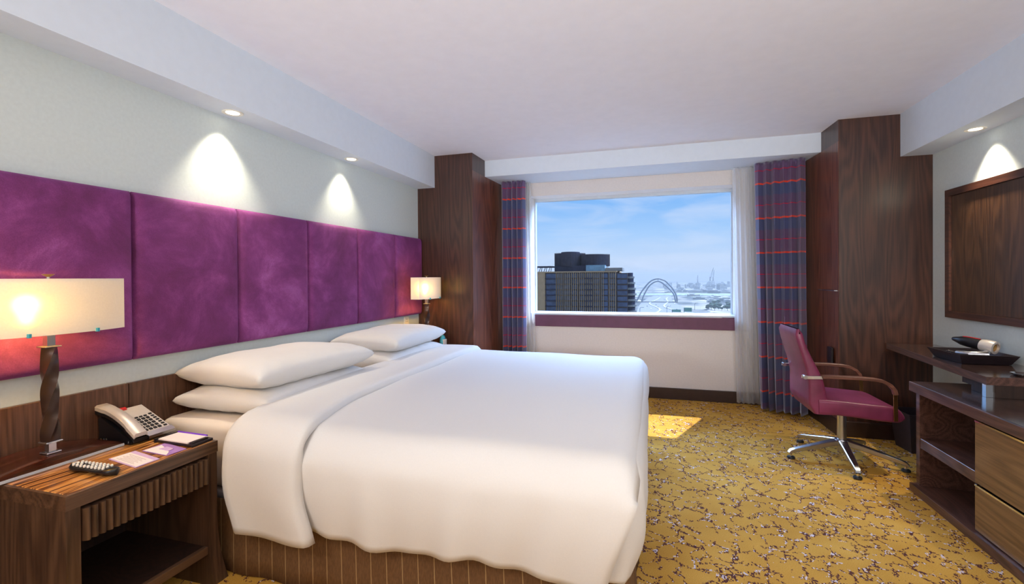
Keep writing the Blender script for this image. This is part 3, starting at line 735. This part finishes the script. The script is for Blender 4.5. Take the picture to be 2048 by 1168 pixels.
# ------------------------------------------------------------------ curtains
def curtain(name, label, cat, p0, p1, top, bot, folds, amp, mat, seed, thick=.003, flare=0, gather=1.0, p0b=None, p1b=None, group=None):
    p0 = Vector((*p0, 0)); p1 = Vector((*p1, 0)); q0 = Vector((*(p0b or p0[:2]), 0)); q1 = Vector((*(p1b or p1[:2]), 0))
    def fn(u, v):
        z = lerp(bot, top, v); a = lerp(q0, p0, v**.8); b = lerp(q1, p1, v**.8); d = b-a; nrm = Vector((-d.y, d.x, 0)).normalized()
        w = u+.012*math.sin(u*17+seed)*(1-v*.3)+.006*math.sin(v*5+u*9+seed)
        ph = w*folds*2*PI+seed
        am = amp*(.55+.45*(1-v))*(1+.35*math.sin(u*11+seed*2))
        s = math.sin(ph); s = math.copysign(abs(s)**.75, s)
        near_top = smooth((v-.965)/.035)
        pos = a+d*(u+.25/folds*math.sin(2*ph)*.35)+nrm*(am*s*(1-.5*near_top)+.006*math.sin(3*ph)*near_top)
        pos += nrm*(.01*math.sin(v*6+u*5+seed)*(1-v))
        return (pos.x, pos.y, z)
    o = B().grid(fn, int(folds*18), 70).build(name, mat, None, 80, fix=False)
    c = (p0+p1)/2; reorigin(o, (c.x, c.y, 0))
    md = o.modifiers.new('thickness', 'SOLIDIFY'); md.thickness = thick; md.offset = 0
    return tag(o, label, cat, group)
g = 'striped drapes at the window'
curtain('curtain', 'dark striped silk drape hanging on the left beside the left pillar', 'curtain', (.74, -.21), (1.035, -.20), SZF-.003, .02, 5, .052, 'drape', 1.0, group=g)
curtain('curtain', 'wide dark striped silk drape hanging on the right behind the purple chair', 'curtain', (3.475, -.24), (3.895, -.37), SZF-.003, .025, 6, .062, 'drape', 2.2, p0b=(3.52, -.25), p1b=(3.885, -.42), group=g)
g = 'white sheers at the window'
curtain('sheer_curtain', 'narrow white sheer curtain at the left edge of the window', 'curtain', (1.00, -.09), (1.075, -.09), SZF-.003, .03, 3, .022, 'sheer', .5, .0015, p1b=(1.15, -.09), group=g)
curtain('sheer_curtain', 'white sheer curtain hanging at the right edge of the window', 'curtain', (3.285, -.10), (3.52, -.11), SZF-.003, .03, 5.5, .026, 'sheer', 3.0, .0015, p0b=(3.325, -.09), p1b=(3.59, -.12), group=g)

# ------------------------------------------------------------------ desk chair
ch = thing('desk_chair', 'burgundy leather swivel chair with wooden arms and chrome star base', 'chair', (3.815, -1.475, 0), .02)
# local +x is where the sitter faces
seat = B()
def seat_ring(x):
    # cross-section of the seat cushion at x (front = +)
    k = (x+.22)/.50
    top = .480+.012*math.cos(k*PI)-.030*smooth((x-.17)/.13)**2
    bot = .385-.030*smooth((k-.1)/.9)+.0
    if x > .255: q = (x-.255)/.035; top -= .03*q*q; bot += .02*q*q
    w = .245-.012*smooth((x-.1)/.2)
    r = .022; pts = []
    for cx, cz, a0 in ((w-r, top-r, 0), (-w+r, top-r, 90), (-w+r, bot+r, 180), (w-r, bot+r, 270)):
        for j in range(5): a = math.radians(a0+j*22.5); pts.append((x, cx+r*math.cos(a), cz+r*math.sin(a)))
    # slight dish in the top
    out = []
    for (X, Y, Z) in pts: out.append((X, Y, Z))
    return out
xs = [-.225, -.21, -.18, -.1, 0, .1, .17, .21, .24, .26, .275, .285, .29]
seat.loft([seat_ring(x) for x in xs]).build('seat', 'leather', ch, 50)
# backrest: tapered leaning shell, thick at the bottom, thin at the top, running below the seat
rings = []
for i in range(19):
    k = i/18; z = lerp(.385, .985, k)
    xb = -.285-.045*smooth((k-.35)/.65)*1.1-.05*max(0, k-.4)*1.2+.035*(1-smooth(k/.12))         # rear face
    th = lerp(.125, .050, smooth(k*1.1)); xf = xb+th
    w = .235-.010*k
    if k > .93: q = (k-.93)/.07; xb += .014*q*q; xf -= .014*q*q; w -= .02*q*q
    r = min(.02, th/2-.004); pts = []
    for cx, cy, a0 in ((xf-r, w-r, 0), (xb+r, w-r, 90), (xb+r, -w+r, 180), (xf-r, -w+r, 270)):
        for j in range(5): a = math.radians(a0+j*22.5); pts.append((cx+r*math.cos(a), cy+r*math.sin(a), z))
    rings.append(pts)
B().loft(rings).build('backrest', 'leather', ch, 50)
# arms
for s in (-1, 1):
    y = s*.262
    arm = B().bar([(-.215, y, .658), (-.19, y, .660), (.0, y, .660), (.10, y, .655), (.15, y, .645), (.19, y, .622), (.215, y, .590), (.222, y, .560)], .045, .021, up=(0, 0, 1))
    # keep the section upright along the curve
    am = arm.build('armrest', wood('arm_wood' if s < 0 else 'arm_wood_far', (70, 40, 30), (112, 72, 58), (136, 92, 76), 'x', .35), ch, 40)
    B().bar([(-.335, y-s*.02, .652), (-.30, y-s*.005, .648), (-.21, y, .652)], .012, .022).cyl((-.318, y-s*.03, .650), (-.318, y+s*.008, .650), .014).build('arm_bracket', 'steel', am, 40)
    B().bar([(.222, y, .565), (.226, y-s*.006, .50), (.228, y-s*.006, .375)], .006, .024, up=(1, 0, 0)).build('arm_support', 'brass', am, 40)
B().bbox((-.10, -.09, .352), (.08, .09, .384), .006).build('tilt_mechanism', 'black', ch, 40)
B().lathe([(.050, .345), (.050, .353), (.036, .353)], n=24).cyl((0, 0, .12), (0, 0, .350), .030, 24).build('column', 'steel', ch, 40)
B().lathe([(.018, .052), (.026, .060), (.030, .10), (.046, .105), (.052, .125), (.045, .150), (.031, .155)], n=24).build('hub', 'steel', ch, 40)
base_a = math.radians(-96)
for k in range(5):
    a = base_a+k*2*PI/5; d = Vector((math.cos(a), math.sin(a), 0))
    pts = [d*.035+Vector((0, 0, .128)), d*.12+Vector((0, 0, .112)), d*.25+Vector((0, 0, .083)), d*.335+Vector((0, 0, .064)), d*.365+Vector((0, 0, .055)), d*.378+Vector((0, 0, .040))]
    leg = B().bar(pts, [.056, .050, .042, .034, .032, .030], [.040, .036, .030, .026, .024, .022]).build('leg', 'steel', ch, 40)
    g_ = d*.366
    B().cyl((g_.x, g_.y, .016), (g_.x, g_.y, .046), .009).build('glide_stem', 'chrome', leg, 40)
    B().lathe([(.024, .001), (.028, .006), (.024, .016), (.010, .018)], g_.x, g_.y, 20).build('glide', 'rubber', leg, 40)

# ------------------------------------------------------------------ waste bin
wb = thing('waste_bin', 'dark open-topped leatherette waste bin between the cabinet and pillar', 'waste bin', (4.45, -1.10, 0), .12)
def sq(h, z): return [(-h, -h, z), (h, -h, z), (h, h, z), (-h, h, z)]
B().loft([sq(.095, 0), sq(.125, .30), sq(.118, .30), sq(.088, .012)]).build('body', 'bin', wb)

# ------------------------------------------------------------------ cabinet under the wall panel
cb = thing('cabinet', 'low dark wood cabinet with open shelves and two drawers by right wall', 'cabinet', (4.3, -2.9, 0))
Y1c, Y0c = -1.915, -3.72
topm = wood('cabinet_top_wood', (30, 20, 18), (58, 42, 38), (80, 60, 52), 'y', .16, 1.2, .6)
B().bbox((4.037, Y0c, .632), (XR-.002, Y1c, .69), .003).build('top', 'desk', cb, world=True)
B().box((4.042, Y0c+.004, .69), (XR-.004, Y1c-.005, .6915)).build('top_surface', topm, cb, world=True)
B().bbox((4.060, -1.99, .05), (XR-.004, -1.95, .632), .002, 1).build('side_panel', 'desk', cb, world=True)
B().box((4.060, Y0c+.02, .05), (XR-.004, Y0c+.06, .632)).build('side_panel', 'desk', cb, world=True)
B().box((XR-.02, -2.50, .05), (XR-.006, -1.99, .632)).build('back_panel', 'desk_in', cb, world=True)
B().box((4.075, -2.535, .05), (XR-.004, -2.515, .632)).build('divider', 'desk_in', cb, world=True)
B().bbox((4.063, -2.515, .289), (XR-.02, -1.99, .35), .002, 1).build('shelf', 'desk', cb, world=True)
B().bbox((4.030, Y0c+.01, .0), (XR-.004, -1.935, .05), .003).build('plinth', 'desk', cb, world=True)
for ya, yb in ((-3.10, -2.522), (-3.69, -3.112)):
    for za, zb in ((.30, .612), (.055, .282)):
        d = B().bbox((4.052, ya, za), (4.074, yb, zb), .002, 1).build('drawer', 'drawer', cb, world=True)
        B().box((4.050, ya, zb+.0005), (4.062, yb, zb+.009)).build('pull_strip', 'chrome', d, world=True)
# writing shelf above it
sh = thing('wall_shelf', 'dark wood writing shelf with slanted front edge carrying the leather tray', 'shelf', (4.4, -1.6, .76))
B().prism([(4.322, YP-.034), (XR-.002, YP-.034), (XR-.002, -2.30), (4.222, -2.30)], .762, .806).build('board', 'desk', sh, world=True)
B().prism([(4.324, YP-.036), (XR-.004, YP-.036), (XR-.004, -2.298), (4.2245, -2.298)], .806, .8072).build('board_surface', topm, sh, world=True)
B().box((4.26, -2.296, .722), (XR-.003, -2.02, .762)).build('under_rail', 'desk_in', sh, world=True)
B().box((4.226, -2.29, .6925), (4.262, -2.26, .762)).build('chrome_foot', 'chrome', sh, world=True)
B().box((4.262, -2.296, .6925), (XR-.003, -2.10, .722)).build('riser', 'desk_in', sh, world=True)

# tray with hair dryer
tr = thing('tray', 'black leather tray with sloping sides on the writing shelf', 'tray', (4.46, -1.72, .8085), .02)
def rr(hx, hy, z): return [(-hx, -hy, z), (hx, -hy, z), (hx, hy, z), (-hx, hy, z)]
B().loft([rr(.125, .145, 0), rr(.152, .175, .058), rr(.146, .169, .058), rr(.121, .141, .005)]).build('body', 'leather_black', tr)
hd = thing('hair_dryer', 'black hair dryer with silver handle and red stripe lying in tray', 'hair dryer', (4.50, -1.73, .866), 0)
# barrel: nozzle points to the pillar side, up to the left in the photograph
a0 = Vector((-.055, .12, .065)); a1 = Vector((.055, -.075, .035)); ax = (a1-a0)
def along(t): return a0+ax*t
def barrel(prof, b=None, n=24):
    b = b or B(); d = ax.normalized(); u = d.orthogonal().normalized(); w = d.cross(u)
    return b.loft([[along(t)+(u*math.cos(2*PI*i/n)+w*math.sin(2*PI*i/n))*r for i in range(n)] for t, r in prof])
barrel([(-.12, .010), (-.10, .013), (.06, .024), (.12, .030), (.3, .034), (.62, .036)]).build('nozzle', 'black', hd, 50)
barrel([(.62, .037), (.70, .041), (.85, .043), (.95, .040), (.96, .028), (.9, .027)]).build('motor_housing', 'silver_plastic', hd, 50)
barrel([(.90, .0265), (.905, .0265)]).build('intake_grille', 'brass', hd, 50)
B().bar([along(.18)+Vector((-.004, 0, .031)), along(.35)+Vector((-.004, 0, .035)), along(.6)+Vector((-.004, 0, .037))], .012, .004).build('stripe', 'red_plastic', hd)
B().tube([along(.8)+Vector((-.01, -.0, -.03)), (-.02, -.10, .0), (-.09, -.075, -.008), (-.115, .0, -.01)], [.020, .021, .020, .018], 14).build('handle', 'steel', hd, 50)
B().tube([(-.115, .0, -.012)]+[(-.11+.012*math.cos(i*.55), .02+i*.0022, -.02+.010*math.sin(i*.55)) for i in range(46)], .0045, 8).build('cord', 'leather_black', hd, 50)
it = thing('small_dish', 'small shiny silver dish on the near end of the writing shelf', 'dish', (4.43, -2.22, .8075))
B().lathe([(.035, 0), (.045, .004), (.052, .014), (.048, .014), (.038, .006), (.001, .005)], n=28).build('bowl', 'chrome', it, 50)

# ------------------------------------------------------------------ the city outside
GZ = -60.0
def city_ground():
    m, nt, b = pbsdf('city_ground', lin((58, 57, 56)), .95)
    v = coords(nt, (1, .45, 1)); vo = N(nt, 'ShaderNodeTexVoronoi'); vo.inputs['Scale'].default_value = 1/46; nt.links.new(v.outputs[0], vo.inputs['Vector'])
    s = N(nt, 'ShaderNodeSeparateColor'); nt.links.new(vo.outputs['Color'], s.inputs[0]); n = nz(nt, v, .02, 5)
    f = math_(nt, 'ADD', math_(nt, 'MULTIPLY', s.outputs[0], .5), math_(nt, 'MULTIPLY', n.outputs[0], .5))
    r = ramp(nt, [(.25, lin((50, 56, 60))), (.5, lin((88, 90, 90))), (.62, lin((126, 122, 116))), (.8, lin((160, 156, 148)))]); nt.links.new(f, r.inputs[0]); nt.links.new(r.outputs[0], b.inputs['Base Color']); return m
M['ground'] = city_ground()
M['road'] = plain('pale_asphalt', (112, 113, 118), .9, var=.05, scale=.05, bmp=0)
M['kerb'] = plain('pale_kerb', (150, 150, 150), .9, bmp=0)
M['water'] = plain('creek_water', (62, 74, 90), .25, var=.03, scale=.02, bmp=0)
M['tower_wall'] = plain('tower_brown_cladding', (92, 82, 80), .7, var=.12, scale=.6, bmp=0)
M['tower_tan'] = plain('tower_tan_cladding', (168, 142, 112), .7, var=.08, scale=.5, bmp=0)
M['tower_dark'] = plain('tower_dark_louvre', (66, 64, 76), .6, var=.1, scale=.8, bmp=0)
M['tower_glass'] = plain('tower_glass', (62, 76, 104), .15, var=.3, scale=.35, bmp=0)
M['tower_blue'] = plain('tower_roof_glazing', (104, 136, 156), .2, var=.15, scale=.5, bmp=0)
M['concrete'] = plain('pale_concrete', (120, 118, 116), .9, var=.08, scale=.1, bmp=0)
M['arch'] = plain('grey_painted_steel', (78, 86, 104), .5, var=.04, scale=.1, bmp=0)
M['low_white'] = plain('white_render', (150, 150, 148), .9, var=.1, scale=.05, bmp=0)
M['low_grey'] = plain('grey_render', (92, 94, 98), .9, var=.15, scale=.05, bmp=0)
M['crane'] = plain('crane_steel', (60, 66, 76), .7, bmp=0)
M['leaf'] = plain('dusty_green_leaves', (56, 70, 58), .9, var=.4, scale=.5, bmp=0)
M['trunk'] = plain('bark', (96, 80, 66), .9, bmp=0)
M['sign_green'] = plain('green_road_sign', (28, 128, 104), .6, bmp=0)
M['car_dark'] = plain('dark_car_paint', (50, 56, 70), .4, bmp=0)
M['car_white'] = plain('white_car_paint', (225, 228, 230), .4, bmp=0)
for k in ('ground', 'road', 'kerb', 'low_white', 'low_grey', 'concrete', 'leaf', 'tower_wall', 'tower_tan', 'tower_dark'):
    M[k].node_tree.nodes['Principled BSDF'].inputs['Specular IOR Level'].default_value = .0
g_ = struct('ground', B().box((-2500, 150, GZ-1), (2500, 6000, GZ)), 'ground', label='sandy flat ground of the city outside')
# curving road towards the bridge
def strip(cx, y0, y1, n, w, z0, z1, mat, name, **k):
    b = B(); rings = []
    for i in range(n+1):
        y = lerp(y0, y1, i/n); c, ww = cx(i/n), (w(i/n) if callable(w) else w)
        rings.append([(c-ww/2, y, z0), (c+ww/2, y, z0), (c+ww/2, y, z1), (c-ww/2, y, z1)])
    o = b.loft(rings).build(name, mat); return tag(o, **k)
cxr = lambda t: 26-26*math.sin(t*PI*.9)*.6+16*t
strip(cxr, 780, 1560, 40, lambda t: 96-44*t, GZ, GZ+.4, 'road', 'highway', label='wide pale highway curving towards the arch bridge', kind='structure')
for i, off in enumerate((-.18, .22)):
    strip(lambda t, off=off: cxr(t)+off*(96-44*t)+14*math.sin(t*9+i*2)*(1-t), 800, 1420, 40, 3.4, GZ+.4, GZ+1.2, 'kerb', 'road_divider', label=['left pale divider winding along the highway', 'right pale divider winding along the highway'][i], cat='road divider')
strip(lambda t: 30+40*t, 1600, 1760, 6, 900, GZ, GZ+.3, 'water', 'creek', label='band of pale creek water beyond the bridge', kind='structure')
# arch bridge
br = thing('arch_bridge', 'grey steel bridge with two tall leaning arches over the highway', 'bridge', (18, 1150, GZ))
def arch(pts, y0, y1, r):
    b = B(); P = []
    n = len(pts)
    for i in range(n-1):
        for k in range(8):
            t = k/8; p = [pts[max(i-1, 0)], pts[i], pts[i+1], pts[min(i+2, n-1)]]
            f = lambda j: .5*(2*p[1][j]+(p[2][j]-p[0][j])*t+(2*p[0][j]-5*p[1][j]+4*p[2][j]-p[3][j])*t*t+(3*p[1][j]-p[0][j]-3*p[2][j]+p[3][j])*t**3)
            u = (i+t)/(n-1); P.append((f(0), lerp(y0, y1, u), f(1)))
    P.append((pts[-1][0], y1, pts[-1][1]))
    return b.tube(P, r, 8)
arch([(-34, -60), (-28.2, -50.9), (-18.9, -32.8), (-3.8, -13.7), (6, -6.5), (17.9, -3.7), (27, -6), (35.9, -10.6), (50.3, -26.8), (59.1, -44.5), (61, -60)], 1140, 1160, 1.9).build('arch', 'arch', br, 60, world=True)
arch([(-20, -60), (-15.5, -44.8), (-3.9, -23.2), (7, -13), (17.8, -9.6), (27, -13.5), (35, -20), (46, -31), (53.6, -42), (57.4, -60)], 1150, 1150, 1.7).build('arch', 'arch', br, 60, world=True)
B().box((-32, 1146, GZ+.4), (62, 1152, GZ+2.4)).build('deck_beam', 'concrete', br, world=True)
B().cyl((17.9, 1150, -3.8), (17.9, 1150, -9.6), .7, 6).build('tie', 'arch', br, world=True)
# signs, lamp posts
def gantry(x, y, w, h, ztop, label):
    t = thing('road_sign', label, 'road sign', (x, y, GZ))
    B().box((x-w/2, y, ztop-h), (x+w/2, y+.5, ztop)).build('board', 'sign_green', t, world=True)
    B().box((x-w/2-.8, y+.5, GZ), (x-w/2+.0, y+1.2, ztop)).box((x-w/2, y+.6, ztop-h*.5-.3), (x+w/2, y+1.1, ztop-h*.5+.3)).build('gantry', 'crane', t, world=True)
gantry(41.5, 790, 13, 4.2, -52.0, 'wide green road sign board over the highway, left of the pair')
gantry(57.5, 770, 11, 6.4, -47.6, 'taller green road sign board over the highway, right of the pair')
for i, (x, y, l) in enumerate([(-15, 760, 'lamp post beside the dark tower at the highway edge'), (27, 800, 'lamp post in the middle of the highway'), (78, 900, 'lamp post right of the green road signs')]):
    t = thing('street_lamp', l, 'street lamp', (x, y, GZ), group='street lamps on the highway')
    B().tube([(0, 0, 0), (0, 0, 11), (.8, 0, 12.4), (4, 0, 13)], .35, 6).build('pole', 'crane', t); B().box((3.4, -.5, 12.7), (6.4, .5, 13.2)).build('lamp_head', 'crane', t)
cars = [(-6, 985, 0), (2, 905, 1), (12, 1040, 0), (20, 870, 1), (30, 935, 0), (38, 1010, 1), (22, 1150, 0), (47, 900, 0), (10, 1210, 1), (35, 1270, 0), (52, 1090, 1), (15, 960, 0)]
for i, (x, y, c) in enumerate(cars):
    b = B(); sec = [(-2.3, .3), (2.3, .3), (2.3, 1.0), (1.3, 1.15), (.7, 1.7), (-1.3, 1.7), (-2.0, 1.1), (-2.3, 1.0)]
    b.prism([(p[0], p[1]) for p in sec], -.9, .9, 'x')
    o = b.build('car', 'car_white' if c else 'car_dark'); o.location = (x, y, GZ+.35)
    tag(o, 'small %s car driving along the pale highway' % ('white' if c else 'dark'), 'car', 'cars on the highway')

# dark tower with bronze fins
tw = thing('tower_building', 'dark tower block with bronze fins and a round rooftop storey', 'building', (-36, 255, GZ))
B().box((-57, 240, GZ), (-14.7, 280, 3.9)).build('wall', 'tower_wall', tw, world=True)
B().box((-57.0, 239.5, GZ), (-52.4, 240, 3.9)).build('corner_panel', 'tower_tan', tw, world=True)
B().box((-59.5, 240.5, GZ), (-57, 276, 3.9)).build('side_wall', 'tower_wall', tw, world=True)
B().box((-14.7, 241, GZ), (-9.2, 280, 3.4)).build('side_wing', 'tower_wall', tw, world=True)
B().box((-57.6, 239.2, 3.9), (-14.5, 280.5, 4.5)).build('cornice', 'tower_tan', tw, world=True)
# windows: bays of glass per storey
FH = 2.95
xs_ = [(-51.8, -46.6)]+[(-45.9+i*3.9, -45.9+i*3.9+3.3) for i in range(8)]
for i, (xa, xb) in enumerate(xs_):
    for k in range(8):
        z = 3.5-FH*(k+1)
        w = B().box((xa, 239.75, z+.35), (xb, 239.98, z+FH-.25)).build('window', 'tower_glass', tw, world=True)
        if i in (0, 5): B().box((xa-.5, 238.6, z-.1), (xb+.3, 239.74, z+.35)).build('balcony', 'tower_dark', w, world=True)
for i in range(31):
    x = -46.3+i*1.03
    if 25.3 < i*1.03 < 27: continue
    B().box((x, 238.9, GZ), (x+.22, 239.74, 3.7 if i % 3 else 3.9)).build('fin', 'tower_tan', tw, world=True)
for k in range(7):
    z = 3.3-FH*(k+1)
    B().box((-14.4, 240.6, z+.4), (-9.4, 240.98, z+FH-.4)).build('window', 'tower_glass', tw, world=True)
    # stepped rounded balconies at the right flank
    n = 10; cx, cy, r = -9.2, 246, 3.3+.35*min(k, 3)
    B().prism([(cx, cy-r)]+[(cx+r*math.sin(PI*q/n), cy-r*math.cos(PI*q/n)) for q in range(1, n)]+[(cx, cy+r)], z+.2, z+1.25).build('balcony', 'concrete', tw, world=True)
    B().prism([(cx, cy-r+.8)]+[(cx+(r-.8)*math.sin(PI*q/n), cy-(r-.8)*math.cos(PI*q/n)) for q in range(1, n)]+[(cx, cy+r-.8)], z+1.25, z+FH+.2).build('balcony_recess', 'tower_dark', tw, world=True)
B().box((-48.5, 246, 4.5), (-31, 275, 7.6)).build('roof_storey', 'tower_dark', tw, world=True)
B().box((-31, 244, 4.5), (-21, 270, 7.8)).build('roof_glazing', 'tower_blue', tw, world=True)
B().box((-20.6, 243, 4.5), (-12, 262, 6.2)).build('roof_plant', 'concrete', tw, world=True)
B().box((-60.3, 241, 2.6), (-57.6, 262, 4.4)).build('roof_edge', 'concrete', tw, world=True)
B().box((-60.3, 241, 7.0), (-49, 262, 7.5)).build('pergola', 'tower_dark', tw, world=True)
for i in range(9): B().bar([(-60+i*1.3, 241.4, 4.4), (-59.6+i*1.3+(.6 if i % 2 else 0), 241.4, 7.0)], .3, .3, up=(0, 1, 0)).build('pergola_post', 'tower_dark', tw, world=True)
def oval(cx, cy, rx, ry, n=40): return [(cx+rx*math.cos(2*PI*i/n), cy+ry*math.sin(2*PI*i/n)) for i in range(n)]
B().prism(oval(-41.8, 258, 8.4, 13), 7.4, 14.6).build('roof_drum', 'tower_dark', tw, world=True)
B().prism(oval(-28, 258, 8.2, 12), 7.4, 13.7).build('roof_drum', 'tower_dark', tw, world=True)
B().prism(oval(-41.5, 258, 5.2, 7), 14.6, 15.6).build('roof_cap', 'tower_dark', tw, world=True)
for cx, rx, ry, n0, zt in ((-41.8, 8.55, 13.2, 34, 14.9), (-28, 8.35, 12.2, 34, 14.0)):
    for i in range(n0):
        a = PI+PI*i/(n0-1); x, y = cx+rx*math.cos(a), 258+ry*math.sin(a)
        B().box((x-.09, y-.2, 7.4), (x+.09, y, zt)).build('slat', 'tower_wall', tw, world=True)

# low town beyond: blocks, trees, cranes
rnd = random.Random(3)
low = []
for i in range(150):
    y = rnd.uniform(1150, 3400); x = rnd.uniform(.02, .205)*y+8+(rnd.uniform(40, 60) if y < 1500 else 0); w = rnd.uniform(14, 60) if y < 2000 else rnd.uniform(8, 30); d = rnd.uniform(12, 40); h = rnd.uniform(3, 9) if y < 2200 else rnd.uniform(6, 26)
    if abs(y-1680) < 110+d/2: continue
    if any(abs(x-a) < (w+ww)/2+6 and abs(y-b_) < (d+dd)/2+6 for a, b_, ww, dd in low): continue
    if x-w/2 < 100 and y < 1640: continue
    low.append((x, y, w, d))
    o = B().box((-w/2, -d/2, 0), (w/2, d/2, h)).box((-w*.3, -d*.3, h), (w*.05, d*.2, h+rnd.uniform(1, 3))).build('low_building', 'low_white' if i % 3 else 'low_grey'); o.location = (x, y, GZ)
    tag(o, 'distant low flat-roofed building in the hazy town beyond the bridge', 'building', 'low buildings in the haze')
for i in range(12):
    y = rnd.uniform(500, 1500); x = -.245*y+rnd.uniform(-6, 6)*y/200-3; h = rnd.uniform(10, 44)
    if any(abs(x-a) < (16+ww)/2 and abs(y-b_) < (16+dd)/2+2 for a, b_, ww, dd in low): continue
    low.append((x, y, 18, 16))
    o = B().box((-8, -7, 0), (8, 7, h)).box((-3, -3, h), (2, 3, h+2)).build('apartment_block', 'low_white'); o.location = (x, y, GZ)
    tag(o, 'pale hazy apartment block left of the dark tower', 'building', 'pale blocks left of the tower')
def tree_mesh(seed):
    bm = bmesh.new(); bmesh.ops.create_icosphere(bm, subdivisions=3, radius=1)
    for v in bm.verts:
        n = noise.noise(v.co*2.1+Vector((seed, 0, 0))); v.co *= 1+.45*n; v.co.z *= .8
    bm.verts.index_update(); b = B().add([(v.co.x*4.2, v.co.y*4.2, v.co.z*3.6+6.2) for v in bm.verts], [[v.index for v in f.verts] for f in bm.faces]); bm.free(); return b
protos = []
for k in range(3):
    t = thing('tree', 'dusty green tree in the belt of trees right of the road signs', 'tree', (0, 0, GZ), group='trees right of the highway')
    B().cyl((0, 0, 0), (0, 0, 4.5), .4, 8).build('trunk', 'trunk', t); tree_mesh(k*7.3).build('crown', 'leaf', t, 60); protos.append(t)
used = 0
for i in range(46):
    y = rnd.uniform(880, 1080); x = y*rnd.uniform(.105, .205)
    t = protos[used] if used < 3 else copy_tree(protos[i % 3])
    used += 1
    t.location = (x, y, GZ); t.rotation_euler = (0, 0, rnd.uniform(0, 6)); s = rnd.uniform(.7, 1.2); t.scale = (s, s, s)
def crane(x, y, h, tilt, label, lenj):
    t = thing('harbour_crane', label, 'crane', (x, y, GZ))
    b = B()
    for sx_ in (-7, 7):
        b.bar([(sx_, 0, 0), (sx_*.35, 0, h*.55)], 2.0, 2.0, up=(0, 1, 0))
    b.bar([(-5, 0, h*.25), (5, 0, h*.25)], 1.5, 1.5).bar([(0, 0, h*.5), (0, 0, h*.72)], 4, 4, up=(0, 1, 0))
    b.build('tower_frame', 'crane', t)
    j = Vector((math.sin(tilt), 0, math.cos(tilt)))*lenj
    B().bar([(0, 0, h*.55), Vector((0, 0, h*.55))+j], 2.2, 2.6, up=(0, 1, 0)).bar([(-6, 0, h*.66), Vector((0, 0, h*.55))+j*.96], .8, .8, up=(0, 1, 0)).build('jib', 'crane', t)
crane(284, 2500, 80, .26, 'tall hazy harbour crane, the leaning taller one on the horizon', 62)
crane(299, 2510, 78, .10, 'hazy harbour crane close right of the leaning one', 50)
crane(226, 2500, 60, .03, 'smaller hazy harbour crane left of the pair', 34)
# haze over the city
hm = bpy.data.materials.new('city_haze'); hm.use_nodes = True; hn = hm.node_tree; hn.nodes.clear()
ho = N(hn, 'ShaderNodeOutputMaterial'); hv = N(hn, 'ShaderNodeVolumeScatter'); hv.inputs['Color'].default_value = (.9, .95, 1, 1); hv.inputs['Density'].default_value = .36/2600
ha = N(hn, 'ShaderNodeVolumeAbsorption'); ha.inputs['Color'].default_value = (0, 0, 0, 1); ha.inputs['Density'].default_value = .64/2600
hs_ = N(hn, 'ShaderNodeAddShader'); hn.links.new(hv.outputs[0], hs_.inputs[0]); hn.links.new(ha.outputs[0], hs_.inputs[1])
hn.links.new(hs_.outputs[0], ho.inputs['Volume'])
hz = B().box((-2400, 200, GZ+.01), (2400, 5200, 30)).build('haze', hm); hz.location = (0, 0, 0)
tag(hz, 'pale haze lying over the distant town and creek', 'haze', kind='stuff')
